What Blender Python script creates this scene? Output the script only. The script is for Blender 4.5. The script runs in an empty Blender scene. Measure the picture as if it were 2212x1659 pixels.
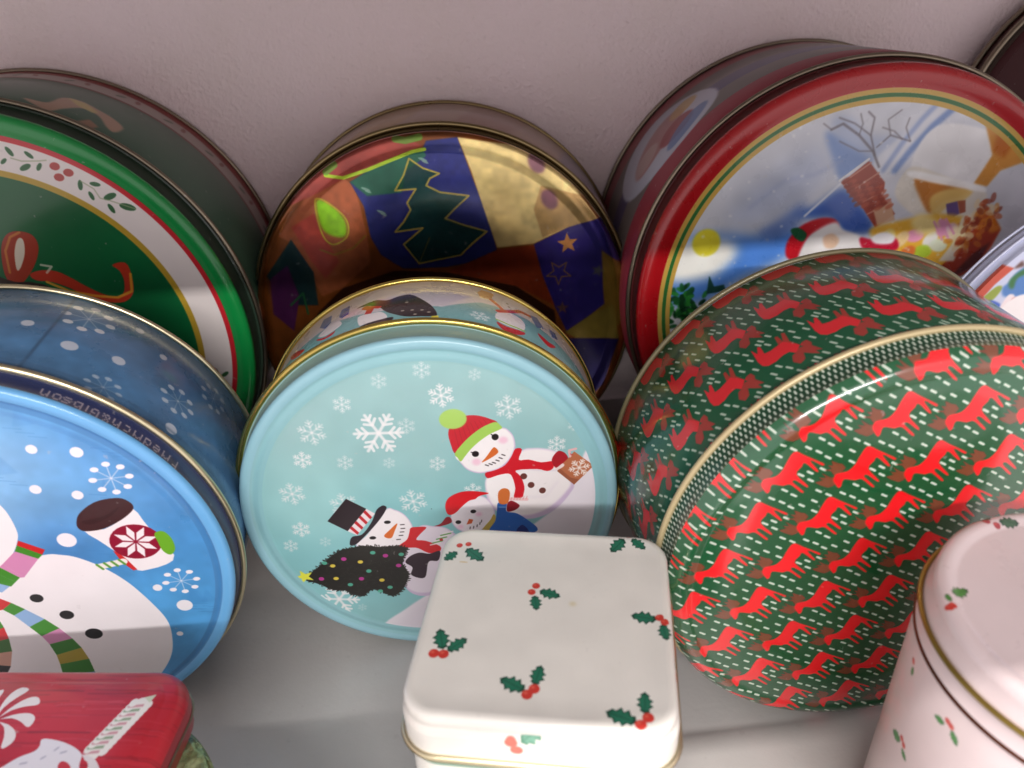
import bpy, bmesh, math, random
import numpy as np
from mathutils import Matrix, Vector

# ---------------------------------------------------------------- camera, light, exposure
S = 0.013                      # metres per modelling unit (a unit is about a centimetre at the photo's scale)
R = math.radians
sc = bpy.context.scene
col = sc.collection

def look_matrix(pitch, roll):
    f = Vector((0, math.cos(pitch), -math.sin(pitch))); r = Vector((1, 0, 0)); u = r.cross(f)
    r2 = r * math.cos(roll) + u * math.sin(roll); u2 = r2.cross(f)
    return Matrix(((r2.x, u2.x, -f.x), (r2.y, u2.y, -f.y), (r2.z, u2.z, -f.z)))

cam_d = bpy.data.cameras.new('camera'); cam = bpy.data.objects.new('camera', cam_d); col.objects.link(cam)
cam.matrix_world = Matrix.Translation((0, 0, 26.34 * S)) @ look_matrix(R(30.46), R(-2.81)).to_4x4()
cam_d.sensor_width = 36; cam_d.lens = 1645 / 2212 * 36; cam_d.clip_start = 0.01; cam_d.clip_end = 60
cam_d.dof.use_dof = True; cam_d.dof.focus_distance = 29.5 * S; cam_d.dof.aperture_fstop = 9.0
sc.camera = cam

world = bpy.data.worlds.new('World'); sc.world = world; world.use_nodes = True
wn = world.node_tree
wbg = wn.nodes['Background']; wbg.inputs[0].default_value = (0.95, 0.89, 0.89, 1); wbg.inputs[1].default_value = 1.2

OM = R(4.0)                    # the shelf runs four degrees off square to the camera
ex = Vector((math.cos(OM), math.sin(OM), 0)); ey = Vector((-math.sin(OM), math.cos(OM), 0))
def tube_light(name, y, z, target, length, width, power, colour):
    d = bpy.data.lights.new(name, 'AREA'); d.shape = 'RECTANGLE'; d.size = length * S; d.size_y = width * S
    d.energy = power; d.color = colour
    o = bpy.data.objects.new(name, d); col.objects.link(o)
    p = ey * y + Vector((0, 0, z)) + ex * 6
    t = ey * target[0] + Vector((0, 0, target[1]))
    dr = (t - p).normalized(); zc = -dr; xc = ex.copy(); yc = zc.cross(xc).normalized(); xc = yc.cross(zc)
    m = Matrix(((xc.x, yc.x, zc.x), (xc.y, yc.y, zc.y), (xc.z, yc.z, zc.z)))
    o.matrix_world = Matrix.Translation(p * S) @ m.to_4x4()
    return o
tube_light('aisle_tube_lamp', -180, 115.5, (24, 6), 130, 3, 55.0, (1.0, 0.97, 0.93))
tube_light('overhead_tube_lamp', -80.7, 171, (14, 3), 130, 4, 56.0, (1.0, 0.96, 0.90))

sc.view_settings.view_transform = 'Standard'; sc.view_settings.look = 'None'; sc.view_settings.gamma = 1
sc.view_settings.exposure = 0.0
sc.render.engine = 'CYCLES'

# ---------------------------------------------------------------- flat print painter (numpy -> generated image)
rng = np.random.RandomState(7)
def hexc(c):
    if isinstance(c, str):
        c = c.lstrip('#'); c = ''.join(k * 2 for k in c) if len(c) == 3 else c; return np.array([int(c[i:i + 2], 16) / 255 for i in (0, 2, 4)])
    return np.array(c, float)
def smooth(pts, n=5):
    P = np.array(pts, float); m = len(P); out = []
    for i in range(m):
        a, b, c, d = P[i - 1], P[i], P[(i + 1) % m], P[(i + 2) % m]
        for k in range(n):
            t = k / n
            out.append(0.5 * (2 * b + (c - a) * t + (2 * a - 5 * b + 4 * c - d) * t * t + (3 * b - a - 3 * c + d) * t ** 3))
    return np.array(out)
def blur(a, k):
    k = int(k)
    if k < 1: return a
    for ax in (0, 1):
        for _ in range(2):
            p = np.pad(a, [(k, k) if i == ax else (0, 0) for i in range(a.ndim)], mode='edge')
            cs = np.cumsum(p, axis=ax); n = a.shape[ax]
            z = np.zeros_like(np.take(cs, [0], axis=ax)); cs = np.concatenate([z, cs], axis=ax)
            a = (np.take(cs, range(2 * k + 1, 2 * k + 1 + n), axis=ax) - np.take(cs, range(0, n), axis=ax)) / (2 * k + 1)
    return a
class Art:
    def __init__(s, x0, y0, x1, y1, ppc, bg):
        s.x0, s.y0, s.ppc = x0, y0, ppc
        s.w = int((x1 - x0) * ppc); s.h = int((y1 - y0) * ppc)
        s.img = np.empty((s.h, s.w, 3)); s.img[:] = hexc(bg); s.clip = None
    def _box(s, P, pad):
        a = (P - (s.x0, s.y0)) * s.ppc
        x0 = max(int(a[:, 0].min() - pad), 0); x1 = min(int(a[:, 0].max() + pad) + 2, s.w)
        y0 = max(int(a[:, 1].min() - pad), 0); y1 = min(int(a[:, 1].max() + pad) + 2, s.h)
        return a, x0, x1, y0, y1
    def _put(s, m, x0, x1, y0, y1, col, a):
        m = (m * a)[..., None]
        v = s.img[y0:y1, x0:x1]; s.img[y0:y1, x0:x1] = v * (1 - m) + hexc(col) * m
    def poly(s, pts, col, a=1.0, soft=0):
        P = np.array(pts, float); pad = soft * 3 + 1
        q, x0, x1, y0, y1 = s._box(P, pad)
        if x1 <= x0 or y1 <= y0: return s
        m = np.zeros((y1 - y0, x1 - x0)); nx = np.roll(q, -1, 0)
        for ox, oy in ((.25, .35), (.75, .15), (.35, .85), (.85, .65)):
            X = np.arange(x0, x1) + ox; Y = (np.arange(y0, y1) + oy)[:, None]; c = np.zeros((y1 - y0, x1 - x0), bool)
            for (ax, ay), (bx, by) in zip(q, nx):
                if ay == by: continue
                lo, hi = (ay, by) if ay < by else (by, ay)
                r0 = max(int(lo - y0 - 1), 0); r1 = min(int(hi - y0 + 2), y1 - y0)
                if r1 <= r0: continue
                Yr = Y[r0:r1]; k = (Yr > lo) & (Yr <= hi)
                c[r0:r1] ^= k & (X < (bx - ax) * (Yr - ay) / (by - ay) + ax)
            m += c
        m /= 4
        if soft: m = blur(m, soft)
        s._put(m, x0, x1, y0, y1, col, a); return s
    def spl(s, pts, col, a=1.0, soft=0): return s.poly(smooth(pts), col, a, soft)
    def ell(s, c, rx, ry, col, a=1.0, rot=0, soft=0):
        t = np.linspace(0, 2 * np.pi, 28)[:-1]; x = rx * np.cos(t); y = ry * np.sin(t)
        cr, sr = math.cos(rot), math.sin(rot)
        return s.poly(np.stack([c[0] + x * cr - y * sr, c[1] + x * sr + y * cr], 1), col, a, soft)
    def line(s, pts, w, col, a=1.0, soft=0, closed=False):
        P = np.array(pts, float); q, x0, x1, y0, y1 = s._box(P, w * s.ppc + 2 + soft * 3)
        if x1 <= x0 or y1 <= y0: return s
        X = (np.arange(x0, x1) + .5)[None]; Y = (np.arange(y0, y1) + .5)[:, None]; d = np.full((y1 - y0, x1 - x0), 1e9)
        n = len(q) if closed else len(q) - 1
        for i in range(n):
            A, B = q[i], q[(i + 1) % len(q)]; ab = B - A; L = ab @ ab + 1e-9
            t = np.clip(((X - A[0]) * ab[0] + (Y - A[1]) * ab[1]) / L, 0, 1)
            d = np.minimum(d, np.hypot(X - A[0] - t * ab[0], Y - A[1] - t * ab[1]))
        m = np.clip(w * s.ppc / 2 - d + .5, 0, 1)
        if soft: m = blur(m, soft)
        s._put(m, x0, x1, y0, y1, col, a); return s
    def ring(s, r0, r1, col, a=1.0):
        X = (np.arange(s.w) + .5) / s.ppc + s.x0; Y = ((np.arange(s.h) + .5) / s.ppc + s.y0)[:, None]
        d = np.hypot(X[None], Y); e = .5 / s.ppc
        m = np.clip((d - r0) / e / 2 + .5, 0, 1) * np.clip((r1 - d) / e / 2 + .5, 0, 1)
        s._put(m, 0, s.w, 0, s.h, col, a); return s
    def mottle(s, amp, cell, seed=1, tint=(1, 1, 1)):
        rg = np.random.RandomState(seed); h = int(s.h / s.ppc / cell) + 3; w = int(s.w / s.ppc / cell) + 3
        g = rg.rand(h, w); yy = np.linspace(0, h - 1.01, s.h); xx = np.linspace(0, w - 1.01, s.w)
        yi = yy.astype(int); xi = xx.astype(int); fy = (yy - yi)[:, None]; fx = xx - xi
        fy = fy * fy * (3 - 2 * fy); fx = fx * fx * (3 - 2 * fx)
        v = (g[yi][:, xi] * (1 - fx) + g[yi][:, xi + 1] * fx) * (1 - fy) + (g[yi + 1][:, xi] * (1 - fx) + g[yi + 1][:, xi + 1] * fx) * fy
        s.img *= 1 + ((v - .5) * 2 * amp)[..., None] * np.array(tint); return s
    def image(s, name):
        im = bpy.data.images.new(name, s.w, s.h, alpha=False)
        a = np.ones((s.h, s.w, 4), np.float32); a[..., :3] = np.clip(s.img, 0, 1)
        im.pixels.foreach_set(a.ravel()); im.update(); im.pack(); return im
    def snowflake(s, c, r, col='#f1e9ee', a=1.0, rot=0.15):
        for k in range(6):
            t = rot + k * math.pi / 3; d = np.array([math.cos(t), math.sin(t)]); c0 = np.array(c, float)
            s.line([c0, c0 + d * r], r * .13, col, a, 1)
            for f, l in ((.45, .34), (.72, .26)):
                for g in (-.9, .9):
                    e = np.array([math.cos(t + g), math.sin(t + g)]); s.line([c0 + d * r * f, c0 + d * r * f + e * r * l], r * .12, col, a)
        return s
    def ballflake(s, c, r, col='#efe9f2', a=1.0, ry=1.0):
        for k in range(8):
            t = k * math.pi / 4; d = np.array([math.cos(t) * r, math.sin(t) * r * ry]); c0 = np.array(c, float)
            s.line([c0, c0 + d], r * .05, col, a * .6); s.ell(c0 + d * .86, r * .2, r * .15 * ry, col, a)
        return s
def ramp_holly(A, leaves, berries, s=1.0, g='#1c6b52', gd='#0c3f30', rr='#c3352c', seed=0, br=.13):
    """holly sprig: serrated leaves given as (stem end, tip) pairs, berries as points"""
    for (a, b) in leaves:
        a = np.array(a, float); b = np.array(b, float); d = b - a; L = np.hypot(*d); d /= L; n = np.array([-d[1], d[0]]); w = L * .27; up = []; dn = []
        for i in range(1, 8):
            t = i / 8; ww = w * math.sin(math.pi * min(t * 1.02, 1)) ** .6 * (1.32 if i % 2 else .72)
            up.append(a + d * L * t + n * ww); dn.append(a + d * L * (t - .03) - n * ww)
        A.poly([a] + up + [b] + dn[::-1], gd); c = (a + b) / 2
        A.poly([c + (p - c) * .8 for p in [a] + up + [b] + dn[::-1]], g); A.line([a, b], L * .035, gd, .8)
    for p in berries:
        A.ell(p, br * s, br * s, rr); A.ell((p[0] - br * .3, p[1] + br * .3), br * s * .4, br * s * .3, '#e0705c', .6)

# ---------------------------------------------------------------- materials
def principled(name):
    m = bpy.data.materials.new(name); m.use_nodes = True; nt = m.node_tree; return m, nt, nt.nodes['Principled BSDF']
def finish_nodes(nt, bs, rough, bump=0.02, scale=60, rvar=.06):
    tc = nt.nodes.new('ShaderNodeTexCoord'); nz = nt.nodes.new('ShaderNodeTexNoise'); nz.inputs['Scale'].default_value = scale; nz.inputs['Detail'].default_value = 5
    nt.links.new(tc.outputs['Object'], nz.inputs['Vector'])
    mr = nt.nodes.new('ShaderNodeMapRange'); mr.inputs['To Min'].default_value = rough - rvar; mr.inputs['To Max'].default_value = rough + rvar
    nt.links.new(nz.outputs['Fac'], mr.inputs['Value']); nt.links.new(mr.outputs['Result'], bs.inputs['Roughness'])
    n2 = nt.nodes.new('ShaderNodeTexNoise'); n2.inputs['Scale'].default_value = scale * .35; n2.inputs['Detail'].default_value = 2
    nt.links.new(tc.outputs['Object'], n2.inputs['Vector'])
    bp = nt.nodes.new('ShaderNodeBump'); bp.inputs['Strength'].default_value = bump; bp.inputs['Distance'].default_value = .01
    nt.links.new(n2.outputs['Fac'], bp.inputs['Height']); nt.links.new(bp.outputs['Normal'], bs.inputs['Normal'])
    return tc, nz
def tin_print(name, img=None, colour=None, rough=.3, metal=0.0, coat=.25, bump=.05, spec=.5, wear=.25, coatr=.12):
    """lacquered litho print: colour from the drawn print, fine scratches and uneven gloss from nodes"""
    m, nt, bs = principled(name); tc, nz = finish_nodes(nt, bs, rough, bump)
    if img is not None:
        t = nt.nodes.new('ShaderNodeTexImage'); t.image = img; t.interpolation = 'Cubic'; src = t.outputs['Color']
    else:
        t = nt.nodes.new('ShaderNodeRGB'); t.outputs[0].default_value = (*[srgb(v) for v in hexc(colour)], 1); src = t.outputs[0]
    sn = nt.nodes.new('ShaderNodeTexNoise'); sn.inputs['Scale'].default_value = 240; sn.inputs['Detail'].default_value = 3
    nt.links.new(tc.outputs['Object'], sn.inputs['Vector'])
    r = nt.nodes.new('ShaderNodeMapRange'); r.inputs['From Min'].default_value = .70; r.inputs['From Max'].default_value = .76; r.inputs['To Max'].default_value = wear
    nt.links.new(sn.outputs['Fac'], r.inputs['Value'])
    mx = nt.nodes.new('ShaderNodeMix'); mx.data_type = 'RGBA'; mx.inputs[7].default_value = (.55, .52, .5, 1)
    nt.links.new(r.outputs['Result'], mx.inputs[0]); nt.links.new(src, mx.inputs[6])
    m2 = nt.nodes.new('ShaderNodeMix'); m2.data_type = 'RGBA'; m2.blend_type = 'MULTIPLY'; m2.inputs[0].default_value = 1
    r2 = nt.nodes.new('ShaderNodeMapRange'); r2.inputs['To Min'].default_value = .93; r2.inputs['To Max'].default_value = 1.05
    nt.links.new(nz.outputs['Fac'], r2.inputs['Value']); nt.links.new(mx.outputs[2], m2.inputs[6]); nt.links.new(r2.outputs['Result'], m2.inputs[7])
    nt.links.new(m2.outputs[2], bs.inputs['Base Color'])
    bs.inputs['Metallic'].default_value = metal; bs.inputs['Coat Weight'].default_value = coat; bs.inputs['Coat Roughness'].default_value = coatr
    bs.inputs['Specular IOR Level'].default_value = spec
    return m
def srgb(c): return c / 12.92 if c <= .04045 else ((c + .055) / 1.055) ** 2.4
def metal_mat(name, colour, rough=.25): return tin_print(name, None, colour, rough, 1.0, 0, .06, wear=.45)

# ---------------------------------------------------------------- builders
def tag(o, label=None, cat=None, group=None, kind=None):
    for k, v in (('label', label), ('category', cat), ('group', group), ('kind', kind)):
        if v: o[k] = v
    return o
def mesh_obj(name, verts, faces, mats, fm=None, uvs=None, parent=None, smooth_=True):
    me = bpy.data.meshes.new(name); me.from_pydata([tuple(c * S for c in v) for v in verts], [], faces)
    for m in mats: me.materials.append(m)
    if fm: me.polygons.foreach_set('material_index', fm)
    if uvs is not None:
        ul = me.uv_layers.new(name='print'); ul.data.foreach_set('uv', np.array(uvs, np.float32).ravel())
    if smooth_:
        me.polygons.foreach_set('use_smooth', [True] * len(me.polygons))
    me.update(); o = bpy.data.objects.new(name, me); col.objects.link(o)
    if parent: o.parent = parent
    return o
def empty(name, loc, rot=None):
    o = bpy.data.objects.new(name, None); o.empty_display_size = .02; col.objects.link(o)
    m = Matrix.Translation(Vector(loc) * S)
    if rot is not None: m = m @ rot.to_4x4()
    o.matrix_world = m; return o
def lathe(name, prof, secs, mats, parent, n=160, cap0=False, cap1=False, wob=0):
    """revolve (radius, forward) points about the tin's axis (local -Y forward). secs: per band (material, 'p' planar | 's' side, extents)"""
    V = []; F = []; FM = []; UV = []; th = [2 * math.pi * i / n for i in range(n)]
    for r, a in prof:
        for t in th:
            w = 1 + wob * (math.sin(2 * t + .5) + .5 * math.sin(3 * t))
            V.append((r * w * math.sin(t), -a, r * w * math.cos(t)))
    def uv(k, r, a, i):
        mi, kind, e = secs[k]
        t = (i / n) * 2 * math.pi; t2 = t - 2 * math.pi * (1 if i > n / 2 else 0)
        if kind == 'p': return ((r * math.sin(t) - e[0]) / (e[2] - e[0]), (r * math.cos(t) - e[1]) / (e[3] - e[1]))
        return (e, t2)
    for k in range(len(prof) - 1):
        (r0, a0), (r1, a1) = prof[k], prof[k + 1]; mi, kind, e = secs[k]
        for i in range(n):
            j = (i + 1) % n; F.append((k * n + i, k * n + j, (k + 1) * n + j, (k + 1) * n + i)); FM.append(mi)
            if kind == 'p':
                for (r, q) in ((r0, i), (r0, j), (r1, j), (r1, i)):
                    t = th[q]; UV.append(((r * math.sin(t) - e[0]) / (e[2] - e[0]), (r * math.cos(t) - e[1]) / (e[3] - e[1])))
            else:
                base = 0 if i < n / 2 else -1
                ta = 2 * math.pi * (i / n + base); tb = 2 * math.pi * ((i + 1) / n + base)
                for (t, a) in ((ta, a0), (tb, a0), (tb, a1), (ta, a1)):
                    UV.append(((t * e[4] - e[0]) / (e[2] - e[0]), (-a - e[1]) / (e[3] - e[1])))
    for cap, k in ((cap0, 0), (cap1, len(prof) - 1)):
        if cap:
            idx = [k * n + i for i in range(n)]; F.append(tuple(idx if k == 0 else idx[::-1])); FM.append(secs[min(k, len(secs) - 1)][0])
            mi, kind, e = secs[min(k, len(secs) - 1)]; r = prof[k][0]
            rngi = range(n) if k == 0 else range(n - 1, -1, -1)
            for i in rngi:
                t = th[i]
                UV.append(((r * math.sin(t) - e[0]) / (e[2] - e[0]), (r * math.cos(t) - e[1]) / (e[3] - e[1])) if kind == 'p' else (.5, .5))
    return mesh_obj(name, V, F, mats, FM, UV, parent)
def bead(name, r, a, t, mat, parent, n=160, m=8, sq=1.0):
    V = []; F = []
    for i in range(n):
        th = 2 * math.pi * i / n
        for j in range(m):
            p = 2 * math.pi * j / m; rr = r + t * math.cos(p); V.append((rr * math.sin(th), -(a + t * sq * math.sin(p)), rr * math.cos(th)))
    for i in range(n):
        for j in range(m): F.append((i * m + j, ((i + 1) % n) * m + j, ((i + 1) % n) * m + (j + 1) % m, i * m + (j + 1) % m))
    return mesh_obj(name, V, F, [mat], parent=parent)
def tin_frame(lean, yaw):
    n = Vector((math.sin(yaw) * math.cos(lean), -math.cos(yaw) * math.cos(lean), math.sin(lean))); u = Vector((math.cos(yaw), math.sin(yaw), 0)); v = n.cross(u)
    return Matrix(((u.x, -n.x, v.x), (u.y, -n.y, v.y), (u.z, -n.z, v.z))), n, u, v
def round_tin(name, x, y, Rb, D, lean, yaw, tl, Rf, RL, face_prof, mats, label, group, arts, bead_r=.11, cz=None):
    """face_prof: (radius, drop from lid top) rings from the lid's edge to its centre.
    mats: dict body, skirt, face, rim. arts: extents of the face print, side print, skirt print"""
    lean = R(lean); yaw = R(yaw); M, n, u, v = tin_frame(lean, yaw)
    z = Rb * math.cos(lean) + max(D * math.sin(lean), -tl * math.sin(lean)) if cz is None else cz
    C = Vector((x, y, z))                       # centre of the front seam
    base = C - n * (D / 2) - v * Rb
    root = empty(name, base, M); tag(root, label, 'tin', group)
    off = Vector((0, -D / 2, Rb))               # seam centre in the empty's own axes: forward is -Y
    fe, se, ke = arts
    rs = .25
    body = [(Rb - .02 - rs, -D + .03), (Rb - .12, -D + .06), (Rb - .02, -D + .2), (Rb - .03, -.12), (Rb - .12, -.02), (Rb - .12, .1)]
    ob = [lathe('body', body, [(0, 's', (*se, Rb))] * 5, [mats['body']], root, cap0=True, wob=.0012)]
    r0 = min(Rf, RL + .1) - .04
    prof = [(Rf - .02, -.02), (r0, .06)]; secs = [(1, 's', (*ke, Rf))]
    e = face_prof[0]
    prof.append((RL - .01, tl - e[1] - .02)); secs.append((1, 's', (*ke, Rf)))
    for k, (r, d) in enumerate(face_prof): prof.append((r, tl - d)); secs.append((0, 'p', fe))
    lid = lathe('lid', prof, secs, [mats['face'], mats['skirt']], root, cap1=False, wob=.0008); ob.append(lid)
    ob.append(bead('base_rim', Rb + .03, -D + .08, bead_r, mats.get('base', mats['rim']), root))
    rim = bead('lid_rim', Rf + .0, .0, bead_r * 1.1, mats['rim'], lid); 
    for o in ob:
        o.location = off * S
    return root
def rounded(hx, hy, rc, n=8):
    P = []
    for q, (sx, sy) in enumerate(((1, 1), (-1, 1), (-1, -1), (1, -1))):
        for i in range(n + 1):
            t = (q + i / n) * math.pi / 2; P.append((sx * (hx - rc) + rc * math.cos(t), sy * (hy - rc) + rc * math.sin(t)))
    return P
def box_rings(name, hx, hy, rc, prof, mats, secs, parent, ext=None, cap=True):
    """stack rounded-rectangle rings: prof (inset, z); the last ring is capped. planar uv from above, side uv by arc length"""
    V = []; rings = []
    for ins, z in prof:
        P = rounded(hx - ins, hy - ins, max(rc - ins, .08)); rings.append(P); V += [(x, y, z) for x, y in P]
    m = len(rings[0]); F = []; FM = []; UV = []
    arc = [0]
    for i in range(m): arc.append(arc[-1] + math.dist(rings[0][i], rings[0][(i + 1) % m]))
    for k in range(len(prof) - 1):
        mi, kind, e = secs[k]
        for i in range(m):
            j = (i + 1) % m; F.append((k * m + i, k * m + j, (k + 1) * m + j, (k + 1) * m + i)); FM.append(mi)
            for (kk, q, s_) in ((k, i, arc[i]), (k, j, arc[i + 1]), (k + 1, j, arc[i + 1]), (k + 1, i, arc[i])):
                if kind == 'p': x, y = rings[kk][q]; UV.append(((x - e[0]) / (e[2] - e[0]), (y - e[1]) / (e[3] - e[1])))
                else: UV.append((s_ / arc[-1], (prof[kk][1] - e[1]) / (e[3] - e[1])))
    if cap:
        k = len(prof) - 1; mi, kind, e = secs[-1]; F.append(tuple(k * m + i for i in range(m))); FM.append(mi)
        UV += [((x - e[0]) / (e[2] - e[0]), (y - e[1]) / (e[3] - e[1])) for x, y in rings[-1]]
    return mesh_obj(name, V, F, mats, FM, UV, parent)
def ring_bead(name, hx, hy, rc, z, t, mat, parent, m=8):
    P = rounded(hx, hy, rc, 10); n = len(P); V = []; F = []
    for i in range(n):
        a = Vector(P[i - 1]); b = Vector(P[(i + 1) % n]); d = (b - a).normalized(); no = Vector((d.y, -d.x))
        for j in range(m):
            p = 2 * math.pi * j / m; V.append((P[i][0] + no.x * t * math.cos(p), P[i][1] + no.y * t * math.cos(p), z + t * math.sin(p)))
    for i in range(n):
        for j in range(m): F.append((i * m + j, ((i + 1) % n) * m + j, ((i + 1) % n) * m + (j + 1) % m, i * m + (j + 1) % m))
    return mesh_obj(name, V, F, [mat], parent=parent)

# ---------------------------------------------------------------- the prints (all in centimetres on the tin they belong to)
WHITE = '#f2ebed'
# -- teal lid with three snowmen
T = Art(-7.3, -7.3, 7.3, 7.3, 70, '#8abdc1')
T.ell((0, 3.8), 6.5, 3.2, '#a0c0c0', .55, soft=60); T.ell((-2.5, -1.5), 4.2, 3.2, '#86c4ca', .6, soft=60); T.ell((-4.5, .8), 2.0, 2.0, '#a6d2d2', .6, soft=50)
T.ell((2.5, 1.5), 2.0, 2.0, '#86bcc0', .5, soft=50)
T.mottle(.02, .8, 3)
for (c, r, a) in zip([(0.81,4.96),(3.17,4.29),(-1.58,3.59),(-0.55,3.81),(-2.72,4.87),(-3.97,3.79),(-4.5,2.65),(-2.97,2.41),(-1.36,2.27),(0.42,2.08),(2.05,5.7),(-1.31,5.7),(0.22,6.02),(4.9,2.55),(5.56,3.31),(-5.15,1.15),(-5.11,-0.56),(-5.65,-1.34),(-4.28,-1.24),(-0.66,0.42),(-3.3,0.49),(-4.21,-4.32),(-3.33,-4.86),(1.65,0.71)],
        [.47,.5,.88,.34,.34,.52,.36,.32,.24,.32,.24,.3,.34,.36,.24,.5,.36,.3,.24,.54,.54,.8,.2,.36],
        [.9,.6,1,.4,.6,.55,.9,.5,.4,.6,.4,.4,.45,.8,.5,.6,.85,.6,.35,.65,.55,1,.3,.8]):
    T.snowflake(c, r, '#e9e8ea', a * .85, .12 + r)
T.spl([(6.21,2.34),(5.68,1.22),(5.13,-0.05),(4.11,-0.98),(2.88,-1.92),(1.41,-3.12),(-0.29,-4.21),(-1.54,-5.12),(-2.85,-6.32),(-4.07,-9.48),(0.18,-13.15),(7.74,-9.35),(9.4,-1.59),(7.88,1.88)], '#e6dfe8', 1, 2)
T.spl([(-1.57,-5.38),(-0.15,-4.74),(1.79,-4.55),(3.75,-3.85),(5.67,-2.43),(7.54,-2.01),(8.79,-9.47),(0.3,-11.55),(-3.67,-9.53)], '#d9cfdc', .6, 14)
# tall snowman in the red bobble hat
sn = [(3.56,2.38),(4,2.46),(4.48,2.39),(4.86,2.23),(5.11,1.94),(5.3,1.46),(5.55,0.68),(5.42,0.29),(5.02,-0.25),(4.51,-0.66),(3.8,-0.84),(3.07,-0.65),(2.43,-0.26),(2.19,0.22),(2.14,0.79),(2.22,1.26),(2.85,1.63)]
T.spl(sn, '#cdb9d6', 1, 1)
T.spl([(3.55,2.34),(4,2.43),(4.48,2.36),(4.86,2.21),(5.08,1.94),(5.25,1.46),(5.42,0.74),(5.27,0.39),(4.85,-0.11),(4.38,-0.46),(3.74,-0.65),(3.08,-0.53),(2.5,-0.18),(2.26,0.25),(2.17,0.78),(2.27,1.25),(2.85,1.63)], WHITE, 1, 3)
T.spl([(2.26,1.33),(2.72,1.49),(3.1,1.34),(3.24,0.97),(3.22,0.53),(2.99,0.39),(2.58,0.14),(2.27,0.49),(2.17,0.9)], '#f6f1f3', 1, 2)
T.line([(3.26,1.48),(3.69,1.56),(4.29,1.43),(4.91,1.38)], .05, '#cbbccf', .6, 2)
T.line([(3.64,0.25),(4.43,0.18),(4.93,0.86)], .05, '#dccfe0', .5, 4)
T.spl([(1.11,2.4),(1.28,2.04),(1.51,1.71),(1.88,1.52),(2.27,1.53),(2.76,1.66),(3.16,2.07),(3.35,2.51),(3.33,2.96),(3.18,3.27),(2.88,3.46),(2.01,3.4),(1.44,2.86)], '#cdb9d6')
T.spl([(1.12,2.36),(1.3,2.06),(1.53,1.75),(1.89,1.57),(2.27,1.58),(2.73,1.71),(3.12,2.1),(3.3,2.53),(3.29,2.95),(3.15,3.24),(2.88,3.42),(2.01,3.4),(1.44,2.86)], '#f3eef0', 1, 1)
T.spl([(1.1,2.49),(0.99,2.86),(0.93,3.35),(1.05,3.66),(1.4,3.95),(1.59,4.06),(1.99,4.05),(2.41,3.9),(2.75,3.66),(2.32,3.38),(1.74,3.06),(1.36,2.68)], '#c3202f')
for k in range(9):
    a = np.array([(1.07,3.63),(2.47,3.91)][0]); b = np.array([(1.07,3.63),(2.47,3.91)][1]); e = np.array([(1.2,2.54),(2.77,3.6)][0]); f = np.array([(1.2,2.54),(2.77,3.6)][1])
    t = (k + .5) / 9; T.line([a + (b - a) * t, e + (f - e) * t], .02, '#8c1620', .5)
T.poly(smooth([(1.1,2.47),(1.19,2.27),(1.29,2.1),(1.46,2.31),(1.7,2.61),(2.04,2.93),(2.46,3.22),(2.89,3.42),(2.84,3.56),(2.77,3.66),(2.62,3.71),(2.2,3.54),(1.78,3.24),(1.41,2.88)]), '#a2cc5b')
T.ell([(1.15,3.96)][0], .5, .42, '#a9cf66', 1, 0, 1)
T.ell([(2.63,3.07)][0], .13, .14, '#1c1418'); T.ell([(1.86,2.39)][0], .13, .13, '#1c1418')
T.line([(2.49,3.2),(2.58,3.12)], .04, '#1c1418'); T.line([(1.71,2.48),(1.83,2.43)], .04, '#1c1418')
T.ell([(2.92,2.91)][0], .17, .15, '#f0b9d2', .7, 0, 3); T.ell([(1.88,2.03)][0], .17, .15, '#f0b9d2', .7, 0, 3)
T.poly(smooth([(2.07,1.99),(2.25,2.22),(2.52,2.6),(2.63,2.59),(2.71,2.45),(2.67,2.34),(2.4,2.15)]), '#d2692c')
for a in [(2.25,1.85),(2.39,1.89),(2.52,1.94),(2.66,2.03),(2.78,2.13),(2.89,2.26)]: T.line([(a[0] - .05, a[1] + .02), (a[0] + .06, a[1] - .03)], .045, '#40353a')
T.poly(smooth([(2.17,1.5),(2.53,1.59),(2.93,1.79),(3.2,2.18),(3.35,2.49),(3.6,2.45),(3.46,1.99),(3.83,1.97),(4.3,1.8),(4.79,1.8),(4.75,1.49),(4.52,1.38),(4.14,1.51),(3.33,1.52),(3.51,1.22),(3.63,0.73),(3.58,0.38),(3.51,0.23),(3.21,0.25),(3.28,0.69),(3.19,1.21),(3.04,1.4),(2.65,1.36),(2.25,1.25)], 3), '#d01a2a')
T.spl([(4.72,1.94),(4.95,2.24),(5.21,2.13),(5.32,1.85),(5.1,1.63),(4.91,1.45),(4.75,1.66)], '#a81a28')
T.poly([(5.56,2.17),(6.31,1.45),(5.55,0.64),(4.9,1.34),(5.11,1.67),(5.33,1.88)], '#b76d4b'); T.poly([(5.42,0.98),(5.75,0.87),(5.55,0.64),(4.9,1.34),(5.01,1.45)], '#94543c', .8)
T.snowflake([(5.75,1.41)][0], .4, '#efe2dc', .95)
T.line([(5.4,1.96),(5.37,2.23),(5.62,2.28)], .1, '#e6b4b6'); T.line([(5.41,2.07),(5.51,2.02)], .03, '#b8343a')
T.spl([(4.75,1.59),(4.88,1.5),(5.11,1.67),(5.17,1.55),(4.91,1.4)], '#eed8d6')
for c in [(3.62,1.22),(3.89,0.79),(4.32,0.49)]: T.ell(c, .13, .14, '#6a3a35')
T.line([(3.04,0.2),(3.7,0.12)], .14, '#eec3c6', .9); 
for k in range(6):
    c = [(3.08,0.2),(3.67,0.14)]; t = k / 5; x = c[0][0] + (c[1][0] - c[0][0]) * t; T.line([(x, c[0][1] - .06), (x + .05, c[0][1] + .07)], .03, '#d88', .7)
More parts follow.
